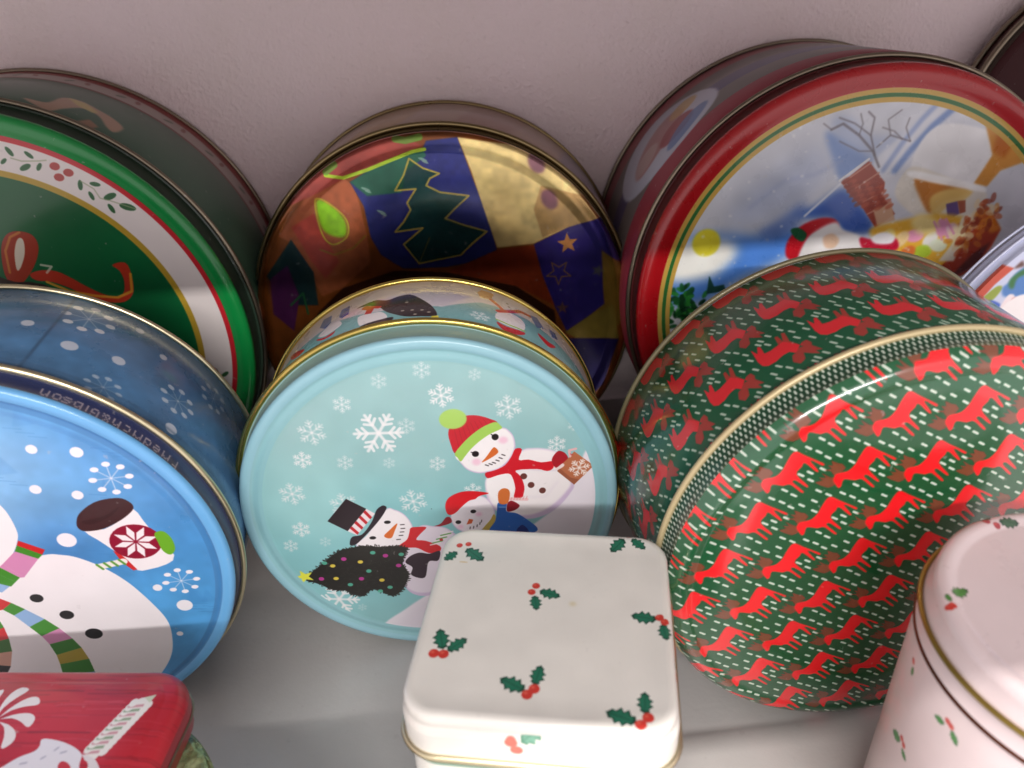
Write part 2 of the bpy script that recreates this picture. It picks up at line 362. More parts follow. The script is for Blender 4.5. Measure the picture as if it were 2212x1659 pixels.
# small snowman in the blue jacket
T.spl([(0.72,-0.37),(0.74,-0.77),(0.97,-1.13),(1.36,-1.32),(1.91,-1.22),(2.37,-0.75),(2.43,-0.3),(2.27,0.17),(1.95,0.46),(1.49,0.44),(1,0.08)], '#cdb9d6')
T.spl([(0.74,-0.37),(0.76,-0.74),(0.99,-1.08),(1.37,-1.26),(1.89,-1.16),(2.32,-0.71),(2.39,-0.3),(2.24,0.14),(1.94,0.43),(1.49,0.42),(1,0.08)], '#ebe3ea', 1, 1)
T.spl([(0.61,-0.32),(0.54,0.08),(0.69,0.45),(1.11,0.68),(1.6,0.71),(2.24,0.56),(1.88,0.45),(1.71,0.32),(1.47,0.26),(1.19,0.02),(0.87,-0.3)], '#d3121f')
T.line([(0.6,-0.46),(0.68,-0.81),(0.26,-0.85)], .05, '#d3121f', 0)
T.poly(smooth([(1.91,-1.16),(2.24,-0.74),(2.38,-0.48),(2.46,-0.64),(2.39,-0.93),(2.17,-1.25),(1.83,-1.43)]), '#b8a04c')
T.spl([(2.59,0.06),(2.91,0.03),(2.89,-0.38),(3.28,-0.52),(3.67,-0.85),(4.07,-1.32),(3.93,-1.54),(3.23,-1.65),(2.36,-1.48),(2.17,-1.25),(2.43,-0.8),(2.52,-0.31)], '#2b62b4')
T.spl([(3.24,-1.43),(3.46,-1.11),(3.68,-1.34),(3.71,-1.61)], '#1e2f74')
T.line([(2.61,-0.15),(2.89,-0.18)], .05, '#7fa4dc', .8)
T.spl([(2.61,0.52),(2.78,0.72),(3,0.67),(3.06,0.42),(2.94,0),(2.63,0.03)], '#cf6f35')
T.spl([(2.94,-0.02),(3.11,0.11),(3.39,-0.1),(3.37,-0.24),(3.18,-0.37),(2.92,-0.39)], '#8e1726')
T.poly([(1.29,-0.89),(1.41,-0.62),(1.57,-0.67),(1.5,-0.85)], '#c75a30')
for c in [(1.6,-0.27),(0.98,-0.74)]: T.ell(c, .11, .09, '#1c1418')
for c in [(1.81,-0.42),(1.05,-0.98)]: T.ell(c, .12, .1, '#eab0cc', .7, 0, 3)
for a in [(1.41,-1.07),(1.55,-1.05),(1.69,-0.99),(1.81,-0.88),(1.88,-0.77)]: T.line([(a[0], a[1] - .05), (a[0] + .02, a[1] + .05)], .035, '#40353a')
T.line([(0.59,-0.51),(0.65,-0.64),(0.27,-0.83),(-0.35,-1.01),(-1.28,-1.01)], .1, '#a31a28')
T.spl([(0.53,-0.46),(0.69,-0.49),(0.71,-0.73),(0.36,-0.86),(0.06,-0.88),(0.31,-0.73)], '#8e1726')
# snowman in the top hat
T.spl([(-0.62,-0.87),(-0.01,-0.85),(0.58,-1.06),(1.12,-1.91),(1.02,-3.28),(0.16,-4.16),(-0.67,-4.47),(-1.28,-4.19),(-1.51,-3.45),(-1.31,-2.24)], '#cdb9d6')
T.spl([(-0.62,-0.9),(-0.01,-0.88),(0.54,-1.08),(0.97,-1.9),(0.87,-3.18),(0.07,-4.03),(-0.68,-4.29),(-1.26,-4.06),(-1.45,-3.45),(-1.25,-2.24)], '#e4d9e6', 1, 2)
T.spl([(-1.76,0.11),(-1.41,0.09),(-1.08,-0.16),(-0.85,-0.61),(-0.81,-1.1),(-1.12,-1.58),(-1.64,-1.84),(-2.26,-1.9),(-2.84,-1.73),(-3.11,-1.49),(-2.59,-1.01)], '#cdb9d6')
T.spl([(-1.76,0.09),(-1.41,0.05),(-1.1,-0.19),(-0.88,-0.62),(-0.85,-1.1),(-1.14,-1.54),(-1.63,-1.8),(-2.25,-1.86),(-2.84,-1.69),(-3.08,-1.47),(-2.59,-1.01)], '#f0e9ed', 1, 1)
T.poly([(-3.18,0.77),(-2.48,0.23),(-3.34,-0.79),(-4.04,-0.24)], '#30252b')
T.poly([(-2.48,0.23),(-2.18,-0.03),(-3.01,-1.02),(-3.34,-0.79)], '#ecdde2')
hb = [np.array(p) for p in [(-2.48,0.23),(-2.18,-0.03),(-3.01,-1.02),(-3.34,-0.79)]]
for s0 in (.06, .3, .54, .78):
    f = lambda s, t: hb[0] + (hb[3] - hb[0]) * s + (hb[1] - hb[0]) * t + ((hb[2] - hb[3]) - (hb[1] - hb[0])) * s * t
    T.poly([f(s0, 0), f(s0 + .1, 0), f(s0 + .2, 1), f(s0 + .1, 1)], '#c4202c')
T.spl([(-1.78,0.32),(-1.72,0.16),(-2.09,-0.4),(-2.66,-1.04),(-3.08,-1.45),(-3.3,-1.53),(-3.35,-1.4),(-3.21,-1.09),(-2.8,-0.99),(-2.36,-0.42),(-2.11,0.12),(-1.91,0.3)], '#2a1e28')
for c in [(-1.76,-0.49),(-2.42,-1.21)]: T.ell(c, .13, .08, '#1c1418')
T.poly(smooth([(-1.39,-0.58),(-1.74,-0.9),(-1.96,-1.13),(-1.89,-1.26),(-1.69,-1.27),(-1.53,-0.95)]), '#d5692b')
for a in [(-1.2,-0.66),(-1.2,-0.85),(-1.25,-1.02),(-1.31,-1.19),(-1.43,-1.38)]: T.line([(a[0] - .07, a[1]), (a[0] + .07, a[1])], .045, '#40353a')
T.poly(smooth([(-0.89,-0.85),(-0.61,-0.83),(-0.28,-0.88),(-0.53,-1.16),(-0.74,-1.46),(-0.38,-1.55),(0.17,-1.88),(0.09,-2.17),(-0.32,-2.18),(-0.72,-1.89),(-1.02,-1.84),(-1.45,-1.82),(-1.65,-1.92),(-1.37,-1.63),(-1.1,-1.42),(-0.97,-1.08)], 3), '#cf1d27')
T.spl([(-1.29,-2.58),(-1.07,-2.28),(-0.69,-2.13),(-0.29,-2.22),(0.13,-2.12),(0.02,-2.61),(-0.37,-2.65),(-0.6,-3.46),(-1.12,-3.28),(-1.04,-2.87)], '#33222f')
for k in range(7):
    a = [(-0.01,-1.76),(0.53,-1.23)]; t = k / 6; x = a[0][0] + (a[1][0] - a[0][0]) * t; y = a[0][1] + (a[1][1] - a[0][1]) * t
    T.line([(x - .2, y - .02), (x + .2, y + .06)], .06, '#5f9a4c' if k % 2 else '#f0e8ea', .9)
T.ell([(0.24,-1.55)][0], .07, .07, '#b33')
tree = [(-5.31,-3.17),(-5.19,-2.87),(-4.7,-2.47),(-4.37,-2.18),(-4.02,-1.89),(-3.59,-1.68),(-2.82,-1.59),(-2.23,-1.69),(-1.62,-1.71),(-1.18,-1.85),(-1.3,-2.24),(-1.43,-2.63),(-1.28,-3.05),(-1.29,-3.47),(-1.58,-4.03),(-1.99,-4.33),(-2.37,-4.08),(-2.66,-3.88),(-3,-4.01),(-3.25,-4.22),(-3.61,-4.08),(-3.92,-3.83),(-4.38,-3.77),(-4.85,-3.42)]
T.poly(smooth(tree), '#25221f', 1)
tp = smooth(tree, 14); rg = np.random.RandomState(5); cen = tp.mean(0)
for i in range(0, len(tp), 2):
    p = tp[i]; d = (p - cen); d /= np.hypot(*d); t = rg.normal() * .7; c_, s_ = math.cos(t), math.sin(t); e = np.array([d[0] * c_ - d[1] * s_, d[0] * s_ + d[1] * c_])
    T.line([p - e * .1, p + e * rg.uniform(.02, .12)], .045, '#25221f', .9)
for i in range(160):
    p = cen + (tp[rg.randint(len(tp))] - cen) * rg.uniform(.1, .95); t = rg.uniform(0, 6.28); T.line([p, p + .14 * np.array([math.cos(t), math.sin(t)])], .02, '#3b3a38', .55)
for c in [(-3.7,-2.18),(-4.75,-3.15),(-3.15,-3.28),(-1.58,-2.72),(-2.04,-2.16)]: T.ell(c, .11, .095, '#b53a8e')
for c in [(-3.07,-2.39),(-4.19,-2.5),(-4.16,-3.18),(-2.34,-3.43)]: T.ell(c, .11, .085, '#d9c24c')
for c in [(-2.52,-1.96),(-2.8,-2.9),(-3.64,-3.56),(-1.41,-2.15),(-2.48,-4.02),(-4.49,-2.33),(-2.06,-3.85)]: T.ell(c, .11, .09, '#58b49a', .9)
sc_ = [(-5.4,-2.98)][0]; T.poly([(sc_[0] + (.42 if k % 2 == 0 else .17) * math.cos(math.pi + k * math.pi / 5), sc_[1] + (.36 if k % 2 == 0 else .15) * math.sin(math.pi + k * math.pi / 5)) for k in range(10)], '#dfe04c')
T.ring(6.38, 7.3, '#8dbec6'); T.ring(6.85, 7.3, '#93c2d0')
teal_face = T.image('teal_snowmen_print')
# teal side: the same figures, upside down, small
T = Art(-23, 0, 23, 4.65, 60, '#7fb0b4')
T.poly([(-23, 2.6), (-8, 2.9), (-3, 2.6), (-1.5, 2.0), (1.0, 1.9), (2.5, 2.9), (4.5, 3.1), (9, 2.6), (23, 2.8), (23, 4.7), (-23, 4.7)], '#dcd2da', 1, 2)
def side_group(T, dx):
    def M_(p): return [(x + dx, y) for x, y in p]
    T.spl(M_([(-2.16,3.68),(-1.51,4.2),(-0.73,3.76),(-0.41,3.06),(-1.05,2.9),(-1.5,2.89)]), '#efe6ea')
    T.spl(M_([(-2.45,3.09),(-1.99,3.25),(-1.65,3.27),(-1.17,2.97),(-0.69,3.16),(-0.25,3.16),(0.26,2.51),(0.65,1.82),(0.8,1.05),(0.22,0.99),(-0.39,1.11),(-1.07,1.76),(-1.45,2.45),(-1.96,2.94)]), '#33272c')
    T.line(M_([(-2.06,2.82),(-1.8,2.55),(-1.9,1.96)]), .3, '#cf2230'); T.line(M_([(-1.82,2.7),(-1.45,2.45)]), .2, '#cf2230')
    T.spl(M_([(-2.26,2.12),(-1.74,2.04),(-1.29,1.88),(-1.03,1.29),(-1.33,1.13),(-1.87,1.16),(-2.12,1.23)]), '#eee6ea')
    T.spl(M_([(-2.06,1),(-1.87,1.16),(-1.33,1.19),(-0.81,1.19),(-0.93,0.8),(-1.6,0.67)]), '#33272c')
    T.poly(M_([(-1.63,1),(-1.12,1.14),(-0.82,0.69),(-1.28,0.61),(-1.53,0.57)]), '#5a4046')
    T.poly(M_([(0.62,1),(0.87,1.06),(0.88,0.86),(0.6,0.84)]), '#e3d34a')
    for p in M_([(-0.48,1.65),(-0.12,1.62),(0.25,1.57),(0.51,1.36),(-0.37,2.42),(0.01,1.21)]): T.ell(p, .07, .06, '#c9c0b0', .8)
    T.poly(M_([(-4.26,3.3),(-4.19,4.02),(-3.72,3.81),(-3.64,3.03),(-3.85,2.7)]), '#2b62b4'); T.poly(M_([(-3.26,3.12),(-3.24,3.79),(-2.85,3.78),(-2.78,2.87),(-3.08,2.78)]), '#2b62b4')
    T.spl(M_([(-4.13,2.34),(-3.78,2.67),(-3.26,2.71),(-2.98,2.15),(-3.3,1.86),(-3.76,1.88)]), '#eee6ea')
    T.spl(M_([(-4.18,2.1),(-3.66,1.7),(-3.22,1.77),(-3.36,1.49),(-3.84,1.64)]), '#cf2230')
    T.spl(M_([(-6.05,3.25),(-5.41,2.76),(-4.8,2.07),(-5.08,1.91),(-5.66,2.4)]), '#cf2230')
side_group(T, 0); side_group(T, 14.5); side_group(T, -14.5)
def side_group2(T, dx):
    def M_(p): return [(x + dx, y) for x, y in p]
    T.poly(M_([(2.37,3.89),(2.55,4.24),(3.09,4.21),(2.94,3.5),(2.48,3.44)]), '#e0a47c')
    T.line(M_([(2.94,3.5),(3.28,3.07),(3.44,2.8)]), .2, '#cf2230')
    T.spl(M_([(3.51,4),(4.21,4.77),(4.76,4.71),(4.46,3.75),(3.77,3.26),(3.46,3.24)]), '#efe6ea')
    T.spl(M_([(3.05,2.06),(3.32,2.69),(3.93,2.88),(4.35,2.52),(4.22,1.72),(3.6,1.49),(3.15,1.61)]), '#efe6ea')
    T.spl(M_([(3.09,1.5),(3.48,1.38),(4.27,1.59),(4.11,1.21),(3.56,0.83),(3.23,1.05)]), '#c51f2c')
    T.line(M_([(3.09,1.7),(3.61,1.63),(4.28,1.73)]), .1, '#9dc85a')
    T.line(M_([(3.19,2.58),(3.76,3.04),(4.24,3.56),(4.72,3.65)]), .22, '#cf2230')
    T.poly(M_([(4.74,3.81),(5.12,4.03),(5.4,3.31),(4.99,2.9),(4.83,3.37)]), '#2b62b4'); T.poly(M_([(5.74,3.79),(6.14,3.97),(6.22,3.41),(5.84,3.12)]), '#2b62b4')
    T.spl(M_([(5,2.38),(5.48,2.24),(5.92,2.33),(5.49,1.74),(5.09,1.99)]), '#cf2230')
    for p in M_([(3.65,3.73),(3.71,3.45)]): T.ell(p, .06, .05, '#4a3a40')
    T.snowflake(M_([(2.43,1.56)])[0], .4, '#e6eef0', .8)
side_group2(T, 0); side_group2(T, 14.5)
teal_side = T.image('teal_side_print')

# -- reindeer tin
DEER = [(-3.14,3.29),(-2.88,3.13),(-2.55,2.94),(-2.24,2.75),(-2.3,2.68),(-2.69,2.92),(-2.38,2.52),(-2.46,2.48),(-2.84,2.83),(-2.91,2.72),(-3.03,2.46),(-2.62,2.0),(-2.67,1.93),(-3.02,2.21),(-3.1,2.17),(-2.72,1.79),(-2.8,1.74),(-3.18,2.08),(-3.4,2.06),(-3.73,2.14),(-3.77,1.91),(-3.86,1.83),(-4.0,2.0),(-4.09,2.16),(-4.07,2.31),(-4.01,2.4),(-3.81,2.43),(-3.65,2.48),(-3.5,2.68),(-3.41,2.96),(-3.29,3.24)]
ANT = [[(-4.03,2.28),(-4.2,2.5),(-4.4,2.56),(-4.17,2.57),(-4.33,2.72),(-4.17,2.69),(-4.24,2.87),(-4.04,2.76),(-3.9,2.72),(-3.77,2.57),(-3.84,2.46),(-3.9,2.36)],[(-4.04,2.25),(-4.19,2.28),(-4.46,2.46),(-4.3,2.27),(-4.52,2.3),(-4.37,2.2),(-4.6,2.14),(-4.43,2.02),(-4.17,1.9),(-4.02,1.96),(-3.98,2.05)]]
DD = np.array(DEER); DS = 1 if (DD[:, 0] * np.roll(DD[:, 1], -1) - np.roll(DD[:, 0], -1) * DD[:, 1]).sum() > 0 else -1
DASH = [(-3.6,3.56),(-3.26,3.37),(-2.82,3.38),(-2.48,3.2),(-3.67,3.18),(-4.05,3.06),(-3.61,2.78),(-2.9,2.41),(-2.63,2.47),(-2.57,2.18),(-2.25,2.55),(-2.17,2.97),(-3.32,1.89),(-3.01,1.67)]
T = Art(-7.95, -7.95, 7.95, 7.95, 64, '#06552f')
for i in range(-6, 8):
    for j in range(-6, 8):
        ox, oy = i * 2.21 + j * -.86, i * -.055 + j * -1.76
        if abs(-3.2 + ox) > 9 or abs(2.4 + oy) > 9: continue
        for (x, y) in DASH:
            x += ox; y += oy
            if x * x + y * y < 66: T.line([(x - .078, y + .047), (x + .078, y - .047)], .078, '#d2dacc')
        for an in ANT: T.poly([(-4.0 + (x + 4.0) * 1.05 + ox, 2.33 + (y - 2.33) * 1.05 + oy) for x, y in an], '#98402a', .8); T.line([(x + ox, y + oy) for x, y in an], .03, '#7c2c20', .5)
        q = smooth(DEER, 3); T.poly(q + (ox, oy), '#b4402c'); cq = np.array([-3.3, 2.55])
        nn = np.roll(q, -1, 0) - np.roll(q, 1, 0); nn = np.stack([nn[:, 1], -nn[:, 0]], 1) / (np.hypot(nn[:, 0], nn[:, 1])[:, None] + 1e-6)
        T.poly(q - nn * .028 * DS + (ox, oy), '#f8151f', 1, 0)
deer_face = T.image('reindeer_print')
T = Art(-26, 0, 26, 6.2, 50, '#0a4a2e')
SD = [(-5.96,4.49),(-5.86,4.15),(-5.74,4.44),(-5.66,4.40),(-5.68,3.96),(-5.46,3.93),(-5.2,3.94),(-5.14,4.42),(-5.04,4.4),(-5.02,4.02),(-4.9,4.45),(-4.80,4.38),(-4.86,3.89),(-4.75,3.59),(-4.66,3.35),(-4.6,3.55),(-4.45,3.56),(-4.39,3.35),(-4.44,3.19),(-4.28,2.8),(-4.47,2.9),(-4.42,2.66),(-4.62,2.86),(-4.78,3.05),(-4.86,2.76),(-5.06,2.66),(-5.2,2.9),(-5.1,3.18),(-4.96,3.22),(-5.08,3.41),(-5.29,3.42),(-5.57,3.33),(-5.83,3.35),(-5.97,3.5),(-6.01,3.78)]
SDASH = [(-5.6,3.07),(-5.39,2.76),(-5.2,2.39),(-5.86,2.88),(-5.82,2.57),(-5.58,2.2),(-5.19,2.01),(-5.59,1.81),(-5.23,1.49),(-5.26,4.65),(-5.54,4.61),(-4.7,2.45),(-4.47,2.21)]
for i in range(-13, 15):
    for j in range(-3, 4):
        ox, oy = i * 1.94 + j * .97, j * 2.06
        for (x, y) in SDASH:
            x += ox; y += oy; T.line([(x - .05, y + .09), (x + .05, y - .09)], .075, '#c3c9bb', .9)
        T.poly([(x + ox, y + oy) for x, y in SD[14:30]], '#98302a', .95); T.poly([(x + ox, y + oy) for x, y in SD[9:14]], '#a83028', .9); T.poly([(x + ox, y + oy) for x, y in SD[:6] + SD[9:10] + SD[13:16] + SD[28:]], '#c8222a'); T.poly([(x + ox, y + oy) for x, y in SD[5:10]], '#a83028', .9)
deer_side = T.image('reindeer_side_print')
T = Art(-26, -1.3, 26, 0.2, 70, '#0b3a24')
for k in range(6):
    for i in range(290):
        x = -26 + i * .18 + (.09 if k % 2 else 0); y = -1.18 + k * .215; T.line([(x, y - .05), (x, y + .05)], .068, '#ccd3c6')
deer_skirt = T.image('reindeer_skirt_print')

# -- blue tin, snowman holding a mug
T = Art(-8.1, -8.1, 8.1, 8.1, 62, '#4e92cf')
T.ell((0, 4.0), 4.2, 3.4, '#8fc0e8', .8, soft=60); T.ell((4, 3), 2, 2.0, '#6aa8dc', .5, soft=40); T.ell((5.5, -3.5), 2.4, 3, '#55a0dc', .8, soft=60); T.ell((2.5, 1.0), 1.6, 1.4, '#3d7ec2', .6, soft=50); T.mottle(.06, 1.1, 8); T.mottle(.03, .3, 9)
rg = np.random.RandomState(11)
for k in range(26):
    x, y = rg.uniform(-7, 7), rg.uniform(-7, 7); h = rg.uniform(.5, 1.1)
    T.poly([(x, y + h), (x - h * .45, y), (x + h * .45, y)], '#3f83c6', .18, 1)
    for q in range(3): T.line([(x - .6 + q * .3, y - .2 * q), (x - .1 + q * .3, y - .12 - .2 * q)], .03, '#3a78b8', .35)
T.spl([(2.09,0.89),(2.58,0.82),(3.11,0.59),(3.78,-0.01),(4.39,-0.89),(4.88,-2.07),(5.12,-3.01),(5.04,-3.91),(4.77,-4.81),(4.22,-5.68),(3.2,-6.83),(0.51,-9.11),(-3.22,-9.48),(-5.93,-7.59),(-5.76,-4.24),(-3.19,-1.25),(-0.91,0.61),(0.61,0.7)], '#f0e9ee')
T.spl([(1.55,3.19),(1.65,2.7),(1.65,2.05),(1.53,1.66),(1.19,1.12),(0.55,0.53),(-0.61,-0.15),(-2.08,-0.07),(-2.46,1.22),(-2.06,2.64),(-0.96,3.88),(0.34,4.36),(1.22,4.09)], '#f2ecf0')
up = [(1.54,1.64),(1.42,1.44),(1.27,1.19),(0.7,0.7),(0.54,0.58),(0.31,0.36),(-0.27,-0.21)]; dn = [(2.21,1.12),(2.06,0.91),(1.87,0.75),(1.14,-0.01),(1,-0),(0.8,-0.17),(0.19,-0.59)]
sc6 = ['#c7262a', '#3f8a2a', '#d089b4', '#d089b4', '#3f8a2a', '#8fb2de']
for k in range(6): T.poly([up[k], dn[k], dn[k + 1], up[k + 1]], sc6[k])
T.poly([(0.31,0.36),(0.8,-0.17),(0.58,-0.36),(-0.01,0.01)], '#3f8a2a')
up = smooth([(-0.02,-0.82),(0.3,-1.12),(0.63,-1.51),(1.08,-2.1),(1.4,-2.65),(1.65,-3.25),(1.8,-3.8),(1.86,-4.44),(1.83,-5.19),(1.69,-6.27)][:], 1); dn = [(-0.25,-1.42),(-0.08,-1.4),(0.17,-1.74),(0.46,-2.4),(0.69,-2.94),(0.8,-3.41),(0.84,-4.02),(0.79,-4.54),(0.69,-5.17),(0.4,-6.22)]
sc8 = ['#c7262a', '#3f8a2a', '#8fb2de', '#3f8a2a', '#d089b4', '#2f7a22', '#a8942e', '#2f7a22', '#6d8fbe']
for k in range(9): T.poly([up[k], up[k + 1], dn[k + 1], dn[k]], sc8[k])
up = [(-0.4,-1.68),(-0.37,-2.26),(-0.42,-2.85),(-0.56,-3.53),(-0.89,-4.3),(-1.42,-5.05)]; dn = [(-1.43,-2.06),(-1.41,-2.66),(-1.44,-3.05),(-1.56,-3.54),(-1.75,-4.02),(-2.16,-4.57)]
for k in range(5): T.poly([up[k], up[k + 1], dn[k + 1], dn[k]], ['#3f8a2a', '#c7262a', '#2f6a22', '#c98', '#222'][k])
for c, r in zip([(1.18,-1.05),(1.87,-2.03),(2.45,-3.15)], (.22, .24, .30)): T.ell(c, r, r * .92, '#141216')
for c, r in zip([(3.02,1.42),(5.24,-1.26),(5.91,-2.31),(5.36,-3.75)], (.31, .16, .28, .12)): T.ell(c, r, r, '#efeaf2')
for c, r in zip([(3.21,5.18),(4.46,4.89),(2.8,3.65),(3.96,3.24),(2.2,5.41)], (.17, .2, .18, .18, .15)): T.ell(c, r, r, '#efeaf2')
for c, r in zip([(5.16,3.75),(6.11,-1.08)], (.66, .62)): T.ballflake(c, r)
T.poly(smooth([(3.67,1.75),(4.31,1.7),(4.95,2.03),(5.45,2.43),(5.63,1.88),(5.81,1.26),(6.2,0.18),(5.85,-0.2),(5.18,-0.34),(4.82,-0.3),(4.59,0.21),(4.36,0.68),(3.99,1.26)], 2), '#f1e9ed')
T.poly([(4.31,0.71),(4.46,0.6),(4.65,0.2),(4.83,-0.27),(4.69,-0.29),(4.44,0.14)], '#cc2a2e')
a = [(3.68,0.07),(4.5,0.18)]; T.line(a, .26, '#efe6e2')
for k in range(4):
    p = (a[0][0] + (a[1][0] - a[0][0]) * k / 3.2, a[0][1] + (a[1][1] - a[0][1]) * k / 3.2); T.line([(p[0] - .08, p[1] + .1), (p[0] + .06, p[1] - .13)], .09, '#5f9a3a')
T.spl([(3.55,2.08),(3.78,2.49),(4.39,2.88),(5.1,2.94),(5.42,2.73),(5.47,2.42),(5.01,2.04),(4.32,1.73),(3.77,1.7),(3.56,1.82)], '#3a2426')
T.spl([(3.73,2.14),(4.48,2.26),(5.06,2.58),(4.71,2.23),(4.03,1.97)], '#2c1a1c', .7)
c = [(5.14,0.99)][0]; T.ell(c, .84, .78, '#8e1733')
for k in range(8):
    t = k * math.pi / 4 + .15; d = np.array([math.cos(t), math.sin(t)]); n_ = np.array([-d[1], d[0]]); c0 = np.array(c); T.poly([c0 + d * .06, c0 + d * .4 + n_ * .13, c0 + d * .74, c0 + d * .4 - n_ * .13], '#f1e9ed')
T.spl([(5.83,1.26),(6.13,1.3),(6.31,0.93),(6.3,0.45),(6.09,0.22),(5.89,0.43),(5.83,0.88)], '#6cab2c')
T.ring(7.35, 7.6, '#3f78b0', .6); T.ring(7.6, 8.2, '#6db0e6')
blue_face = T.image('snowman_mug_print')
T = Art(-26, 0, 26, 5.7, 50, '#466f97'); T.mottle(.12, 1.2, 5); T.mottle(.05, .3, 6)
for dx in (-17, 0, 17):
    for c, r, q in zip([(4.01,4.27),(5.58,0.83),(7.91,2.37),(9.19,4.15)], (.85, .6, .7, .65), (1, .45, .6, .5)): T.ballflake((c[0] + dx, c[1]), r, '#cfd2dc', .85 * q + .15)
    for c, r in zip([(4.02,2.33),(5.55,2.55),(2.47,3.1),(5.64,4.84),(8.09,0.85),(6.77,4.1)], (.27, .23, .2, .15, .24, .15)): T.ell((c[0] + dx, c[1]), r, r, '#cfd0da', .85)
T.line([(3.2, 0), (3.2, 5.7)], .1, '#33506e', .8, 1); T.line([(-26, .75), (26, .75)], .08, '#3a5878', .7, 2)
blue_side = T.image('blue_side_print')
T = Art(-26, -1.1, 26, 0.2, 80, '#25305a')
FONT = {'F': '1f/01/0f/01/01/01/01', 'r': '0/0/0d/13/01/01/01', 'i': '1/0/1/1/1/1/1', 'e': '0/0/0e/11/1f/01/0e', 'd': '10/10/16/19/11/11/1e', 'c': '0/0/0e/01/01/01/0e', 'h': '1/1/0d/13/11/11/11', '&': '6/9/5/2/15/9/16',
        'G': '0e/11/01/1d/11/11/0e', 'b': '1/1/0d/13/11/11/0f', 's': '0/0/1e/01/0e/10/0f', 'o': '0/0/0e/11/11/11/0e', 'n': '0/0/0d/13/11/11/11'}
x = 8.9; a1 = 3.9; word = 'Friedrich&Gibson'; step = (x - a1) / len(word)
ADV = {'i': .55, 'r': .8, 's': .9}
for ch in word:                                   # reads with its feet to the back seam, as on the tin
    for r_i, hx in enumerate(FONT[ch].split('/')):
        for b in range(5):
            if int(hx, 16) >> b & 1: T.ell((x - b * step / 6.3, -.76 + r_i * .055), .03, .034, '#b9a9ae', .8)
    x -= step * ADV.get(ch, 1.12)
blue_skirt = T.image('blue_skirt_print')

# -- green holly-wreath lid
T = Art(-10.8, -10.8, 10.8, 10.8, 46, '#0a5c30')
T.mottle(.1, 2.5, 4)
T.ring(9.85, 11, '#0f8a40'); T.ring(9.62, 9.86, '#c4232e'); T.ring(8.42, 9.64, '#e6dcda'); T.ring(8.18, 8.44, '#b8962f')
for k in range(4):
    t = math.radians(-84 * k); cr, sr = math.cos(t), math.sin(t)
    rot = lambda p: (p[0] * cr - p[1] * sr, p[0] * sr + p[1] * cr)
    for p, q in ([(3.09,8.62),(2.92,8.97)], [(3.58,8.74),(3.82,8.48)], [(3.19,8.06),(3.61,8.22)], [(3.83,7.99),(4.04,8.25)], [(2.54,8.35),(2.78,8.52)],
                 [(5.34,7.47),(5.25,7.09)], [(5.7,7.32),(6.07,7.23)], [(5.56,6.98),(5.64,6.64)], [(6.08,6.65),(6.57,6.81)], [(6.17,6.41),(6.31,6.04)], [(6.62,6.34),(7.19,6.14)]):
        p = np.array(rot(p)); q = np.array(rot(q)); T.ell((p + q) / 2, np.hypot(*(q - p)) * .55, np.hypot(*(q - p)) * .24, '#2c5f35', 1, math.atan2(*(q - p)[::-1]))
    T.line([rot(p) for p in [(2.97,8.54),(3.34,8.39),(3.99,8.35),(4.29,8.36)]], .05, '#9aa07c', .7); T.line([rot(p) for p in [(5.36,7.44),(5.78,7.09),(5.91,6.69),(6.25,6.57),(7.19,6.14)]], .05, '#9aa07c', .7)
    for p in [(4.54,8.1),(4.99,7.81),(4.57,7.65)]: T.ell(rot(p), .2, .16, '#b0413c')
T.poly(smooth([(1.03,3.51),(1.09,4.21),(1.35,5.02),(1.74,5.47),(2.21,5.56),(2.71,5.36),(2.81,4.84),(2.43,4.1),(1.76,3.38),(1.3,3.2)]), '#9c3218')
T.poly(smooth([(1.58,3.89),(1.73,4.58),(1.99,5.11),(2.2,5.27),(2.29,5.09),(2.14,4.55),(1.76,3.95)]), '#d8cdbb')
T.line([(1.25,3.78),(1.41,4.74),(1.81,5.33),(2.25,5.5)], .1, '#c98a3a', .7)
T.poly(smooth([(2.04,3.64),(2.54,3.78),(3.16,3.69),(3.75,3.28),(4.21,2.88),(4.99,2.37),(5.59,2.39),(5.83,2.96),(5.78,3.48),(5.54,3.78),(6.12,3.84),(6.22,3.3),(6.11,2.5),(5.71,2.08),(5.15,2.02),(4.29,2.28),(3.48,2.87),(2.81,3.22),(2.2,3.34)], 3), '#b4341c')
T.line([(2.62,3.23),(3.44,2.72),(4.47,2.41),(5.36,2.26),(6.03,2.5),(6.19,3.3)], .12, '#d9962e', .9)
T.line([(2.63,4.02),(3.04,3.91),(2.76,3.65)], .1, '#d8cdbb', .8)
T.poly(smooth([(-0.23,3.61),(0.55,3.97),(0.7,3.68),(1.35,3.34),(1.98,3.28),(2.71,2.93),(2.28,2.23),(-0.82,2.05)]), '#2c1a12')
T.poly(smooth([(-7, -1), (-5, 2.0), (-2, 3.2), (2.5, 1.2), (4, -2.5), (1.5, -5.5), (-3, -6)]), '#7a4a1e', .9)
for k in range(14):
    T.ell((rg.uniform(-5, 3), rg.uniform(-5, 1.2)), .9, .8, ['#a62a20', '#c98a2c', '#5d3a68', '#2c5f35'][k % 4])
green_face = T.image('holly_ring_print')
T = Art(-34.5, 0, 34.5, 7.8, 26, '#3f5f4c')
T.poly([(-34.5, 5.75), (34.5, 5.75), (34.5, 6.85), (-34.5, 6.85)], '#b8a8a4'); T.poly([(-34.5, 6.85), (34.5, 6.85), (34.5, 7.8), (-34.5, 7.8)], '#933438'); T.poly([(-34.5, 5.55), (34.5, 5.55), (34.5, 5.75), (-34.5, 5.75)], '#7a3a38')
for k in range(90): T.ell((-34 + k * .77, 6.3 + .25 * math.sin(k * 2.1)), .26, .12, ['#5c6b5a', '#8a4a48', '#b3a8a0'][k % 3], .8, k)
